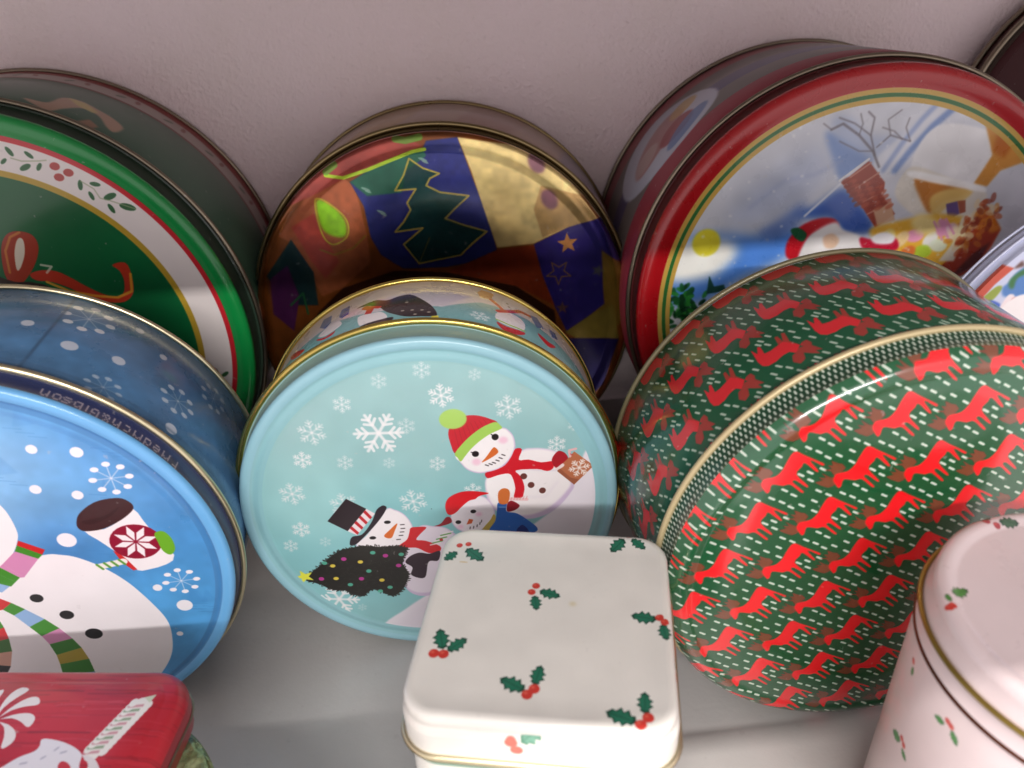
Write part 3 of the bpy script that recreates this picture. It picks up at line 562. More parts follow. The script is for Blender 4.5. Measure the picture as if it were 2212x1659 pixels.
for dx in (-26, -13, 0, 13, 26):
    T.poly(smooth([(x + dx, y) for x, y in [(2.95,1.56),(3.79,1.7),(3.89,3.04),(4.5,3.45),(5.39,3.14),(6.16,2.86),(6.74,2.33),(6.68,1.35),(6.29,1.51),(5.67,2.35),(4.97,2.53),(4.55,1.64),(4.21,0.64)]]), '#b8907a', .9, 1)
    T.poly([(x + dx, y) for x, y in [(4.04,3.32),(4.81,3.32),(5.53,2.74),(5.39,2.41),(4.67,2.64)]], '#c0b070', .8, 1)
    T.poly([(x + dx, y) for x, y in [(5.4,0.69),(5.6,1.49),(6.12,1.08),(6.05,0.59)]], '#b07a64', .8, 1)
green_side = T.image('green_side_print')

# -- foil tin, patchwork of colours with a fir tree
T = Art(-9.3, -9.3, 9.3, 9.3, 52, '#8a4a1c')
def G(p, c, a=1, s=1): T.poly(p, c, a, s)
G([(-7.37,4.83),(-6.35,6.01),(-5.29,7.07),(-4.12,7.49),(-3.56,6.99),(-3.38,6.02),(-3.25,4.53),(-3.25,3.33),(-4.76,2.09),(-5.83,1.7),(-6.28,3.06),(-6.72,4.37)], '#b0603a')
G([(-7.06,6.05),(-5.01,8.3),(-3.28,8.97),(-1.4,9.25),(-0.24,8.6),(-2.33,7.94),(-3.99,7.32),(-5.19,6.75)], '#a84a40')
G([(-6.73,5.21),(-5.58,5.81),(-5.09,4.29),(-4.73,3.41),(-5.53,2.58),(-6.05,3.48),(-6.45,4.53)], '#b84a3a')
G([(-3.7,7.15),(-2.34,7.86),(-0.25,8.48),(-0.06,8.81),(1.34,8.9),(1.84,7.19),(2.51,5.15),(2.83,3.53),(1.64,3.08),(0.37,2.88),(-1.71,2.91),(-2.71,3.65),(-3.09,4.52),(-3.22,6.01)], '#30367c')
G([(-3.7,7.15),(-2.34,7.86),(-0.25,8.48),(-0.12,8.14),(-1.13,7.49),(-1.39,6.56),(-3,6.48)], '#2c6a54')
G([(1.34,8.9),(3.95,8.39),(5.49,7.56),(7.06,6.14),(7.8,4.96),(6.25,4.54),(4.59,3.83),(2.84,3.71),(2.43,5.15),(1.85,7.35)], '#e6cc88')
G([(4.99,6.56),(7.06,5.98),(7.72,4.97),(6.25,4.54),(5.01,4.1),(4.63,5.45)], '#c09a60')
G([(4.58,3.79),(6.25,4.54),(7.88,4.96),(8.83,2.7),(7.9,3.1),(7.92,1.41),(8.02,0.49),(6.9,-0.29),(6.11,-0.81),(5.52,0.63),(4.96,2.2)], '#34287c')
G([(7.82,3.36),(8.92,2.52),(9.24,-0.04),(8.73,-0.58),(6.9,-0.29),(8.02,0.59),(7.92,1.68)], '#8c6a28')
G([(6.02,-0.86),(6.99,-0.2),(8.45,0.56),(8.75,-1.34),(6.63,-1.23)], '#8f7a35')
G([(6.19,-1.2),(8.75,-1.34),(7.99,-3.89),(6.15,-5.89),(5.28,-2.72)], '#231a5c')
G([(2.84,3.62),(4.58,3.74),(4.96,2.2),(5.52,0.63),(3.67,1.73),(2,2.18),(0.35,2.62)], '#8a3418')
G([(0.35,2.62),(3.67,1.73),(5.52,0.35),(5.82,-2.75),(0.6,-5.56),(-4.63,-3.17),(-6.23,0.81),(-4.76,2.09),(-2.14,2.84)], '#3a1c10')  # lower patch painted darker to stand in for dark reflections in the foil
G([(-8.31,2.9),(-6.84,4.63),(-6.05,2.96),(-6.08,1.26),(-7.43,1.33)], '#1f3a3c'); G([(-8.18,2.72),(-7.23,3.37),(-6.93,1.76),(-7.5,-0.06),(-8.36,0.92)], '#5a2456')
T.line([(-7.43,1.33),(-6.73,1.93),(-6.66,0.83)], .1, '#2c6a40')
T.poly(smooth([(-5.32,6.44),(-4.65,6.09),(-4.19,5.41),(-4.21,4.75),(-4.55,4.6),(-5.16,4.88),(-5.39,5.47)]), '#9be01c', 1, 3)
T.line(smooth([(-5.35,6.48),(-4.65,6.09),(-4.11,5.41),(-4.18,4.66),(-4.85,4.28),(-5.28,4.64),(-5.45,5.64)]), .08, '#c8b23c', 1, 0, True)
T.line([(-5.54,4.06),(-4.93,3.77),(-3.98,4.06),(-3.33,4.62)], .07, '#a08028')
T.line([(-4.75,7.52),(-3.98,7.36),(-2.84,7.66),(-1.86,7.99),(-0.73,8.36),(-0.17,8.44)], .16, '#b8d838')
T.line([(-1.44,8.95),(-0.98,8.86),(-0.35,8.98)], .3, '#6ea83c', .8); T.line([(-4.72,7.67),(-4.29,7.96)], .3, '#6ea83c', .8)
tr = [(-0.91,8.06),(-0.33,7.61),(0.39,7.33),(-0.06,7.13),(-0.25,6.82),(0.35,6.48),(1.66,6.25),(1.01,5.72),(0.49,5.25),(1.36,4.88),(2.39,4.53),(1.7,4.02),(1.09,3.45),(-0.94,3.13),(-1.58,4.11),(-0.6,4.85),(-1.92,4.73),(-1.46,5.19),(-1.08,5.74),(-1.21,6.07),(-0.74,6.69),(-1.7,6.66),(-1.23,7.34)]
T.poly(tr, '#124a2c', .7); T.line(tr, .09, '#c0a84c', .9, 0, True)
T.line([(-0.94,3.13),(-0.32,4.38)], .05, '#b08a3c', .6); T.line([(1.09,3.45),(2.39,4.49)], .05, '#b08a3c', .6)
def star(T, c, r, colr, a=1, rot=0, hollow=False):
    p = [(c[0] + (r if k % 2 == 0 else r * .42) * math.cos(rot + k * math.pi / 5), c[1] + (r if k % 2 == 0 else r * .42) * math.sin(rot + k * math.pi / 5)) for k in range(10)]
    T.line(p, .06, colr, a, 0, True) if hollow else T.poly(p, colr, a)
st = [(6.2,3.76),(5.76,2.33),(5.91,0.47),(7.66,2.32),(-0.3,7.99),(-3.03,6.8),(-2.45,5.71)]
star(T, st[0], .52, '#c98a50', 1, .4); star(T, st[1], .62, '#8c6440', .9, .9, True); star(T, st[2], .35, '#7c5440', .8, .3); star(T, st[3], .35, '#5c5a50', .8)
for c in st[4:]: T.ell(c, .22, .06, '#8fb0a0', .8, -.4); T.ell((c[0] + .1, c[1] - .12), .16, .05, '#8fb0a0', .8, -.4)
for c in [(5.37,5.9),(4.82,7.59)]: T.ell(c, .35, .5, '#6a3a5c', .75, .5, 3)
T.mottle(.14, 1.6, 2); T.mottle(.06, .25, 7)
foil_face = T.image('foil_patchwork_print')
T = Art(-30, 0, 30, 6, 24, '#a58c80')
for k in range(12): T.poly([(-30 + k * 5.2, 0), (-27.5 + k * 5.2, 0), (-26 + k * 5.2, 6), (-29 + k * 5.2, 6)], ['#847482', '#a8845c', '#94706a', '#7a7890'][k % 4], .55, 3)
foil_side = T.image('foil_side_print')

# -- red lid with the winter cottage and a sleigh of sweets
T = Art(-10.3, -10.3, 10.3, 10.3, 50, '#d2d4de')
def B(p, c, a=1, s=2): T.poly(smooth(p, 4), c, a, s)
T.ell((-6, -1), 5, 4, '#e6e9f0', .95, soft=50)
B([(-8.87,2.57),(-8.04,3.42),(-6.31,3.49),(-4.9,3.32),(-3.7,3.52),(-2.62,3.28),(-3.55,2.26),(-5.59,1.28),(-6.96,0.42),(-8.77,0.34)], '#4f8ae8', .95, 12)  # with the white below: lit band under the shelf's shadow edge, painted into the print
B([(-9.07,3.12),(-7.86,3.23),(-6.29,3.23),(-5.71,2.66),(-6.18,1.96),(-7.04,1.46),(-8.82,1.47)], '#fbfaf4', 1, 12)
B([(-5.99,4.85),(-4.04,6.41),(-2.86,6.99),(-1.92,6.29),(-2.98,4.69),(-4.61,3.92),(-6.32,3.58)], '#9aa8cc', .5, 24)
B([(-3.35,4.19),(-2.52,4.49),(-1.42,5.19),(-0.55,4.55),(0.27,3.29),(-1.21,3.2),(-1.67,3.92),(-2.72,3.98)], '#2a58b8', .95, 8)
B([(-4.91,3.41),(-3.94,4.05),(-3.06,4.69),(-2.91,4.17),(-3.35,3.5),(-4.18,3.1)], '#5d7cc4', .8, 10)
B([(-2.44,7.6),(-1.37,7.07),(-0.25,6.37),(0.23,5.52),(-0.32,6.29),(-1.47,5.53),(-1.94,6.37)], '#6d8cc8', .8, 6)
B([(-2.26,8.06),(-1.45,8.09),(-0.5,7.34),(1.01,7.26),(0.96,6.62),(0.54,6.16),(0.12,5.69),(-0.7,6.55),(-1.71,7.09)], '#a4b4d8', .6, 8)
B([(-0.22,6.2),(0.84,7.27),(2.15,8.22),(3.04,8.63),(3.96,8.2),(3.23,7.77),(2.29,7.51),(1.73,6.58),(0.49,5.5)], '#dadce6', .95, 4)
T.line([(0.77,5.82),(1.3,6.61),(2.11,7.6),(2.94,8.33)], .28, '#6482c0', .8, 3); T.line([(0.26,5.85),(0.9,6.95),(1.56,7.86),(2.16,8.52)], .2, '#7c92c6', .7, 3)
T.line([(-5.37,4.56),(-3.95,5.66),(-2.7,5.84),(-1.6,6.36)], .12, '#98a4c8', .6, 4); T.line([(-2.9,4.08),(-1.46,5.44),(-0.49,6.3)], .1, '#dfe3ee', .9, 1)
for pts, w in (([(0.06,6.02),(-0.31,6.69),(-1,7.37),(-1.74,7.87),(-2.21,7.66)], .1), ([(-0.2,6.52),(-0.5,7.34),(-0.45,8.04),(-0.74,8.29)], .07), ([(-0.5,7.34),(-1.24,7.85),(-1.94,8.12)], .06), ([(-0.17,6.84),(0.34,7.3),(1.23,7.01)], .06), ([(-0.31,6.69),(-0.9,6.72),(-1.8,7.17)], .05), ([(1.23,7.01),(0.95,7.58),(1.04,7.96)], .05), ([(-1,7.37),(-0.91,7.83),(-1.06,8.23)], .05), ([(0.34,7.3),(0.14,7.93),(0.65,8.29)], .05), ([(-0.05,7.63),(0.48,7.45),(0.87,7.11)], .05), ([(-2.21,7.66),(-2.57,7.92)], .05)): T.line(pts, w, '#6a6068', .75, 1)
B([(1.85,7.22),(2.85,7.64),(4.9,7.06),(4.92,5.93),(4.51,5.12),(3.12,5.19),(1.92,5.59),(1.43,5.95)], '#ecebee', 1, 2)
T.poly([(4.24,7.72),(5.25,7.67),(6.15,6.51),(6.32,5.85),(5.43,5.57),(4.99,4.92),(4.36,5.04),(4.93,6.25)], '#d09040', 1, 2)
T.poly([(4.95,7.21),(5.75,6.69),(5.48,6.06),(4.89,6.42)], '#b8601c', .8, 4)
T.poly([(-1.46,5.44),(-0.41,6.29),(0.43,5.34),(0.45,4.75),(1.12,3.94),(0.34,3.37),(-0.43,4.37),(-1.04,4.92)], '#a0402c', 1, 1)
for pts in ([(-1.3,5.52),(-0.31,6.21)], [(-0.98,5.08),(0.1,5.77)], [(-0.46,4.55),(0.42,4.92)], [(-0.11,4.01),(0.85,4.47)]): T.line(pts, .08, '#c98c78', .8)
T.line([(-1.56,5.53),(-0.42,6.37)], .1, '#e2e0e4'); T.poly([(0.12,4.17),(0.85,4.47),(1.16,3.68),(0.41,3.46)], '#d8b090', .9, 1)
B([(0.96,4.81),(1.15,5.63),(1.77,5.93),(3.81,5.15),(4.75,4.85),(5.11,4.41),(4.65,3.74),(3.98,3.6),(2.39,3.69),(1.61,4.09)], '#e2dcd2', 1, 2)
B([(1.7,5.44),(2.56,5.39),(4.11,4.97),(3.95,4.56),(3.12,4.34),(2.7,3.85),(2.12,4.57)], '#c07a34', 1, 3)
B([(2.56,4.55),(3.43,4.92),(4.41,4.78),(4,4.3),(3.36,4.07),(2.92,3.66)], '#e2c070', .9, 3)
T.poly([(3.32,4.25),(3.82,4.35),(4.03,3.78),(3.56,3.54)], '#5c4484', .9, 1); T.poly([(3.82,4.35),(4.16,4.37),(4.28,3.85),(4.03,3.78)], '#9c4a30', .9, 1)
B([(0.09,3.3),(1.18,3.59),(3.23,3.82),(4.74,3.39),(5.26,2.64),(4.61,1.59),(4.18,1.06),(2.78,1.7),(1.43,2.24),(0.63,2.73)], '#f0b83c', 1, 4)
T.poly([(4.04,3.34),(4.72,3.47),(5.1,4.06),(5.54,3.69),(6.08,2.95),(5.82,2.16),(5.24,1.18),(4.35,0.67),(3.66,1.37),(4.46,2.24)], '#b23a18', 1, 2)
T.poly([(4.58,3.31),(4.88,3.9),(4.16,3.59),(4.04,2.54),(3.51,1.66),(4.24,1.61)], '#f0e6d0', 1, 2)
T.poly([(4.95,3.98),(5.54,3.69),(6.08,2.95),(5.67,2.8),(5,3.37)], '#d87c1c', 1, 3); T.poly([(5.07,1.93),(5.76,2.44),(5.38,1.36),(4.57,0.94),(4.22,0.87)], '#5c1c10', 1, 3)
for c, k in zip([(2.19,2.91),(2.94,2.69),(3.37,3.2),(2.69,2.16),(1.59,2.77),(3.85,2.99),(3.36,2.4),(1.98,2.11),(1.04,2.89)], range(9)): T.ell(c, .42, .3, ['#f0a0c8', '#f4f4f4', '#e89cc8', '#b8d83c', '#f8d8a0', '#f0c8d8', '#e8f0d8', '#e87838', '#f4dc80'][k], .95, k, 2)
B([(-3.47,2.25),(-3.57,2.8),(-3.33,3.32),(-2.86,3.73),(-2.1,3.95),(-1.48,3.83),(-1.32,3.38),(-2.11,3.34),(-2.6,3.1),(-3.01,2.14)], '#c81828', 1, 2)
B([(-2.92,2.13),(-2.68,3.02),(-2.13,3.51),(-1.46,3.74),(-1.06,3.37),(-0.31,3.06),(0.15,2.4),(-0.85,2.01),(-2.19,2)], '#f4f0f0', 1, 3)
B([(-1.94,3.06),(-1.56,3.22),(-1.21,2.93),(-1.38,2.58),(-1.78,2.61)], '#ecc4a4', .9, 2)
B([(-0.29,2.97),(0.34,2.84),(1.31,2.87),(1.5,2.32),(0.53,2.29),(-0.03,2.41)], '#c81838', 1, 2); B([(0.24,2.94),(0.73,3.17),(1.29,2.96),(1.18,2.61),(0.46,2.65)], '#f4f0f4', 1, 2)
B([(-3.44,3.5),(-3.1,3.57),(-2.71,3.28),(-2.84,2.94),(-3.22,3.14)], '#1c5c38', 1, 1)
c = [(-7.15,3.12)][0]; T.ell(c, .62, .62, '#e8dc3c', 1, 0, 2)
rg = np.random.RandomState(3)
for c in [(-8.53,0.99),(-8.05,0.49),(-8.39,0.13),(-7.68,0.27),(-8.73,-0.43),(-8.01,-0.28)]:
    for k in range(16): T.ell((c[0] + rg.normal() * .35, c[1] + rg.normal() * .35), .2, .1, ['#1c5c2c', '#2f8a34', '#123c20'][k % 3], .9, rg.uniform(0, 3), 1)
T.poly([(-6.91,1.59),(-6.65,1.06),(-6.21,1.13),(-6.09,0.84),(-6.98,0.71)], '#1f4a44', 1, 1)
B([(1.89,3.55),(2.35,3.87),(3.13,3.48),(3.06,2.95),(2.35,2.99)], '#fde9a0', .9, 5); B([(3.69,2.91),(4.22,3.33),(4.68,2.86),(4.28,2.25)], '#fff0b8', .8, 5)
for k in range(34):
    p = [(-1.3,5.52),(0.39,5.09),(-0.52,4.38),(0.94,3.95)]; u_, v_ = (k % 6) / 5.5, (k // 6) / 5.5
    q = (p[0][0] + (p[1][0] - p[0][0]) * u_ + (p[2][0] - p[0][0]) * v_, p[0][1] + (p[1][1] - p[0][1]) * u_ + (p[2][1] - p[0][1]) * v_)
    T.ell(q, .2, .1, '#b8583c' if k % 2 else '#8c3422', .7, .5, 1)
for k in range(60):
    t = k / 60; p = [(4.26,2.34),(5.42,4.22)]; q = (p[0][0] + (p[1][0] - p[0][0]) * t + rg.normal() * .35, p[0][1] + (p[1][1] - p[0][1]) * t + rg.normal() * .3)
    T.ell(q, .22, .12, ['#e08a2c', '#c4501c', '#f2d8a8', '#8c2c14'][k % 4], .6, k, 1)
for p in ([(2.95,3.49),(3.48,2.66)], [(3.2,3.56),(3.73,2.73)], [(3.46,3.59),(3.96,2.9)]): T.line(p, .1, '#e89cc0', .9, 1)
for k in range(80):
    q = [(-7.34,5.76),(-3.34,7.49)]; x_ = rg.uniform(-7.5, 5); y_ = rg.uniform(0, 8); T.ell((x_, y_), rg.uniform(.03, .09), rg.uniform(.03, .08), '#f2f2f4', .5, 0, 1)
B([(1.32,5.62),(1.63,5.77),(3.79,5.24),(4.81,4.93),(4.96,4.67),(3.87,4.9),(2.06,5.33)], '#fbfafa', .95, 2)
B([(-9.5, -1.5), (-6, -1.2), (-2, -2.2), (3, -2.4), (9.5, -2), (9, -8), (0, -9), (-8, -6)], '#dfe3ee', 1, 6)
T.mottle(.05, .8, 6)
T.ring(8.62, 8.82, '#c9a24c'); T.ring(8.82, 8.98, '#2c6a30'); T.ring(8.98, 9.18, '#c9a24c'); T.ring(9.18, 11, '#a80f18')
red_face = T.image('winter_cottage_print')
T = Art(-33.5, 0, 33.5, 9.4, 22, '#8c2e3c')
T.poly([(-33.5, 2.0), (33.5, 2.0), (33.5, 7.6), (-33.5, 7.6)], '#66605e'); T.poly([(-33.5, 4.0), (33.5, 4.0), (33.5, 5.6), (-33.5, 5.6)], '#443e64')
T.poly([(-33.5, 8.9), (33.5, 8.9), (33.5, 9.4), (-33.5, 9.4)], '#3a1c22')
for dx in (-22, 0, 22):
    T.ell((-9.2 + dx, 4.7), 3.4, 3.0, '#b4b8c8', 1, 0, 1); T.ell((-9.4 + dx, 5.0), 2.2, 1.2, '#9c5c58', .8, .5, 2); T.ell((-8.4 + dx, 4.0), 1.2, .9, '#8c2c34', .8, .5, 1)
    T.ell((-7.4 + dx, 5.8), .9, .7, '#b8904c', .8, .5, 1); T.ell((-8.0 + dx, 3.2), 1.6, .7, '#5c76a8', .8, .5, 1); T.ell((-10.4 + dx, 4.6), 1.0, .8, '#b09894', .8, .5, 1)
red_side = T.image('red_side_print')

# -- small piece of the lilac-white lid at the right
T = Art(-8.8, -8.8, 8.8, 8.8, 44, '#c2c6e0')
T.poly([(-7.26,4.84),(-6.22,6.05),(-5.82,5.92),(-6.43,5.33),(-6.88,4.68)], '#c04a34', 1, 1)
T.poly(smooth([(-6.93,4.62),(-6.74,4.86),(-6.31,5.23),(-6.08,5.15),(-6.28,4.76),(-6.64,4.47)]), '#8c9a38', 1, 1)
T.poly(smooth([(-6.08,5.15),(-5.88,5.35),(-5.63,5.76),(-5.07,5.96),(-4.45,4.86),(-5.22,4.74),(-5.92,4.79)]), '#4a78b8', 1, 2)
T.poly(smooth([(-5.85,5.22),(-5.81,5.53),(-5.35,5.86),(-5,5.71),(-5.56,5.51),(-5.63,5.08)]), '#2c6a34', 1, 2)
T.poly(smooth([(-6.63,4.44),(-6.51,4.68),(-6.11,4.56),(-5.98,4.42),(-6.09,4.24)]), '#3c5cb8', 1, 1)
T.poly(smooth([(-5.92,3.97),(-5.96,4.35),(-5.75,4.84),(-5.48,4.76),(-5.61,4.33),(-5.63,3.81)]), '#e8d8dc', 1, 1)
T.poly(smooth([(-5.66,3.91),(-5.69,4.27),(-5.52,4.7),(-5.18,4.58),(-5.36,4.3),(-5.42,3.86)]), '#b8382c', 1, 1)
T.ell([(-5.03,4.02)][0], .9, .8, '#ece4e6', 1, 0, 1); T.poly([(-5.64,3.85),(-4.98,3.63),(-4.63,3.27),(-5.1,3.38)], '#5c78c0', 1, 1)
T.poly([(-5.85,5.9),(-5.57,6.21),(-5.38,5.98),(-5.67,5.91)], '#5c3a34', 1, 2); T.ell([(-7.52,5.16)][0], .25, .4, '#c8b83c', .9, -.8, 1); T.ell([(-7.37,5.31)][0], .2, .3, '#d89aa4', .9, -.8, 1)
for k in range(40):
    t = k * .37 + 3.9; r = rg.uniform(1, 6.5)
    if not (math.cos(t) * r < -3.5 and math.sin(t) * r > -1): T.ell((math.cos(t) * r, math.sin(t) * r), .5, .35, ['#8c9a38', '#b8382c', '#ece4e6', '#3c5cb8'][k % 4], .9, k)
right_face = T.image('village_lid_print')

# -- cream square tin, holly sprigs
T = Art(-3.7, -3.7, 3.7, 3.7, 110, '#dfdbd5')
ramp_holly(T, [[(-3.07,2.42),(-3.4,1.98)], [(-2.78,2.59),(-2.17,2.08)]], [(-3.04,2.72),(-2.76,2.8)], 1, br=.1)
ramp_holly(T, [[(2.24,3.38),(1.83,2.78)], [(2.5,3.4),(2.9,2.98)]], [(2.4,3.55)], 1, br=.1)
ramp_holly(T, [[(-0.27,0.95),(0.35,0.75)], [(-0.4,0.74),(-0.3,0.18)]], [(-0.4,1.14),(-0.51,0.88)], 1, br=.12)
ramp_holly(T, [[(3.14,0.1),(2.43,0.21)], [(3.31,-0.07),(3.39,-0.64)]], [(3.23,0.18),(3.37,0.01)], 1, br=.12)
ramp_holly(T, [[(-2.76,-1.44),(-2.98,-0.74)], [(-2.62,-1.48),(-2.15,-1.02)]], [(-2.98,-1.6),(-2.71,-1.6)], 1, br=.15)
ramp_holly(T, [[(-0.36,-2.57),(-1.04,-2.25)], [(-0.12,-2.38),(0.01,-1.75)]], [(-0.11,-2.5),(-0.28,-2.69)], 1, br=.15)
ramp_holly(T, [[(2.52,-3.26),(1.76,-3.01)], [(2.73,-2.99),(2.75,-2.35)]], [(2.81,-3.1),(2.62,-3.32)], 1, br=.15)
T.ell([(0.74,0.51)][0], .1, .08, '#c9b98c', .6, 0, 5); T.ell([(-2.78,1.98)][0], .14, .02, '#caa55a', .8)
T.mottle(.015, .7, 2)
cream_face = T.image('cream_holly_print')
T = Art(0, 0, 26, 10, 36, '#dfdbd5')
for k in range(14): 
    cx_, cy_ = 1.2 + (k * 5.3) % 25, 1.0 + (k * 3.1) % 6.5
    ramp_holly(T, [((cx_, cy_), (cx_ + .8, cy_ + .35)), ((cx_, cy_), (cx_ - .1, cy_ - .75))], [(cx_ - .1, cy_ + .15), (cx_ + .12, cy_ - .05)], 1, br=.13)
T.poly([(0, 7.55), (26, 7.55), (26, 7.72), (0, 7.72)], '#c2413c', .8, 1); T.poly([(0, 7.4), (26, 7.4), (26, 7.5), (0, 7.5)], '#2c6a50', .8, 1)
cream_side = T.image('cream_side_print')
T = Art(0, 7.9, 26, 9.6, 60, '#dfdbd5')
for cx_ in (16.7, 11.5, 22.5, 4.5): ramp_holly(T, [((cx_, 8.75), (cx_ + .55, 9.2))], [(cx_ - .25, 8.72), (cx_ - .12, 8.45)], 1, g='#6fa08a', gd='#4f8068', rr='#cf6a5c', br=.16)
cream_skirt = T.image('cream_skirt_print')

# -- pink canister, small holly
T = Art(-4.4, -4.4, 4.4, 4.4, 90, '#dccacc')
sh_ = lambda P: [(x * .93 + .06, y * .93) for x, y in P]
ramp_holly(T, [sh_([(-3.9,1.18),(-3.36,1.38)]), sh_([(-4.12,0.88),(-4.09,1.16)])], sh_([(-4.13,0.74),(-4.24,0.69)]), 1, g='#4f8a3c', gd='#3a5a38', br=.1)
ramp_holly(T, [[(-4.63,-0.88),(-4.28,-0.65)]], [], 1, g='#4f8a3c', gd='#3a5a38')
ramp_holly(T, [[(-1.06,3.81),(-1.41,3.8)], [(-0.91,3.65),(-0.36,3.61)]], [(-1.26,3.68),(-1.03,3.54)], 1, g='#4a6650', gd='#3a5044', rr='#a84850', br=.1)
ramp_holly(T, [((1.6, -.4), (2.2, .2)), ((1.6, -.5), (1.2, -1.1))], [(1.7, -.6)], 1, g='#4f8a3c', gd='#3a5a38', br=.1); ramp_holly(T, [((.6, 1.6), (1.2, 2.0))], [(.5, 1.4)], 1, g='#4f8a3c', gd='#3a5a38', br=.1)
pink_face = T.image('pink_holly_print')
T = Art(-13.6, 0, 13.6, 10.6, 40, '#dccacc')
for dx in (0, 6.7, 13.4, -6.7):
    for (p, q, b) in (([(-7.49,8.91),(-7.16,8.8)], [(-7.73,8.97),(-7.96,8.68)], [(-7.55,9.09),(-7.67,9.06)]), ([(-6.34,6.57),(-5.87,6.36)], [(-6.51,6.48),(-6.79,6.32)], [(-6.37,6.73),(-6.53,6.65)]), ([(-5.85,8.99),(-5.83,8.7)], [(-5.62,9.13),(-5.82,9.09)], [(-5.73,9.12)])):
        f = lambda P: [(x + dx, 10.6 - y) for x, y in P]
        ramp_holly(T, [f(p), f(q)], f(b), 1, g='#4f8a4c', gd='#35603c', rr='#c0504c', br=.09)
    ramp_holly(T, [((-2 + dx, 4), (-1.5 + dx, 4.6)), ((-2 + dx, 3.8), (-2.3 + dx, 3.1))], [(-1.9 + dx, 3.8)], 1, g='#4f8a4c', gd='#35603c', rr='#c0504c', br=.09)
pink_side = T.image('pink_side_print')

# -- red oblong tin, wood grain with sweets
T = Art(-6.2, -5.6, 6.2, 5.6, 80, '#b4212f')
T.mottle(.06, 1.3, 3, (1, 1.6, 1.2))
rg = np.random.RandomState(9)
for k in range(620):
    x, y = rg.uniform(-6, 6), rg.uniform(-5.5, 5.5); l = rg.uniform(.3, 2.0); T.line([(x, y), (x + l * .5, y + rg.uniform(-.03, .03)), (x + l, y + rg.uniform(-.03, .03))], rg.uniform(.012, .035), '#74121e' if k % 3 else '#cc5560', rg.uniform(.3, .75), 1)
a = np.array([(4.18,2.36),(4.83,4.01)][0]); b = np.array([(4.18,2.36),(4.83,4.01)][1]); d = b - a; L_ = np.hypot(*d); d /= L_; n_ = np.array([-d[1], d[0]])
T.line([a, b], .42, '#e2dcd8'); N_ = 11
for k in range(N_):
    p = a + d * L_ * (k / N_); T.line([p - n_ * .26 + d * .22, p + n_ * .26 - d * .06], .085, '#86987c' if k % 2 else '#c48c94', 1, 1)
    T.ell(p + n_ * .23 + d * .1, .15, .12, '#e2dcd8', 1, math.atan2(d[1], d[0])); T.ell(p - n_ * .23 + d * .2, .15, .12, '#e2dcd8', 1, math.atan2(d[1], d[0]))
T.poly([b + d * .2 + n_ * .08, b + d * .42 - n_ * .2, b + d * .12 - n_ * .22], '#c8ccb4')
T.poly(smooth([(2.45,2.81),(2.67,2.83),(3.09,2.75),(3.55,2.58),(3.88,2.36),(3.97,2.08),(4.05,1.77),(3.51,1.47),(2.64,1.46),(1.72,1.75),(1.87,2.03),(2.14,2.28),(2.44,2.44),(2.51,2.6)]), '#ddd8e0')
for p in ([(3.09,2.57),(3.03,2.48)], [(3.38,2.45),(3.25,2.4)], [(2.86,2.29),(2.78,2.22)], [(2.43,2.1),(2.27,2.06)]): T.line(p, .05, '#9894a8', .8, 1)
T.poly(smooth([(3.4,1.98),(3.42,2.15),(3.65,2.08),(3.81,1.89),(3.69,1.68)]), '#c0303c')
T.poly(smooth([(3.89,2.34),(4.16,2.3),(4.4,2.17),(4.63,1.9),(4.57,1.69),(4.3,1.81),(4.21,2.08)]), '#d8cfd2')
c = np.array([(0.69,3.39)][0])
for k in range(9):
    t = k * 2 * math.pi / 9 + .5; pts = []; R_ = [(.12, .02), (.45, .13), (.8, .19), (1.05, .19), (1.18, .1)]
    for r, wd in R_: tt = t - (r - .2) * .55 - wd; pts.append(c + r * np.array([math.cos(tt), math.sin(tt)]))
    for r, wd in R_[::-1]: tt = t - (r - .2) * .55 + wd; pts.append(c + r * np.array([math.cos(tt), math.sin(tt)]))
    T.poly(smooth(pts, 2), '#e2dada')
red_oblong_face = T.image('red_woodgrain_print')

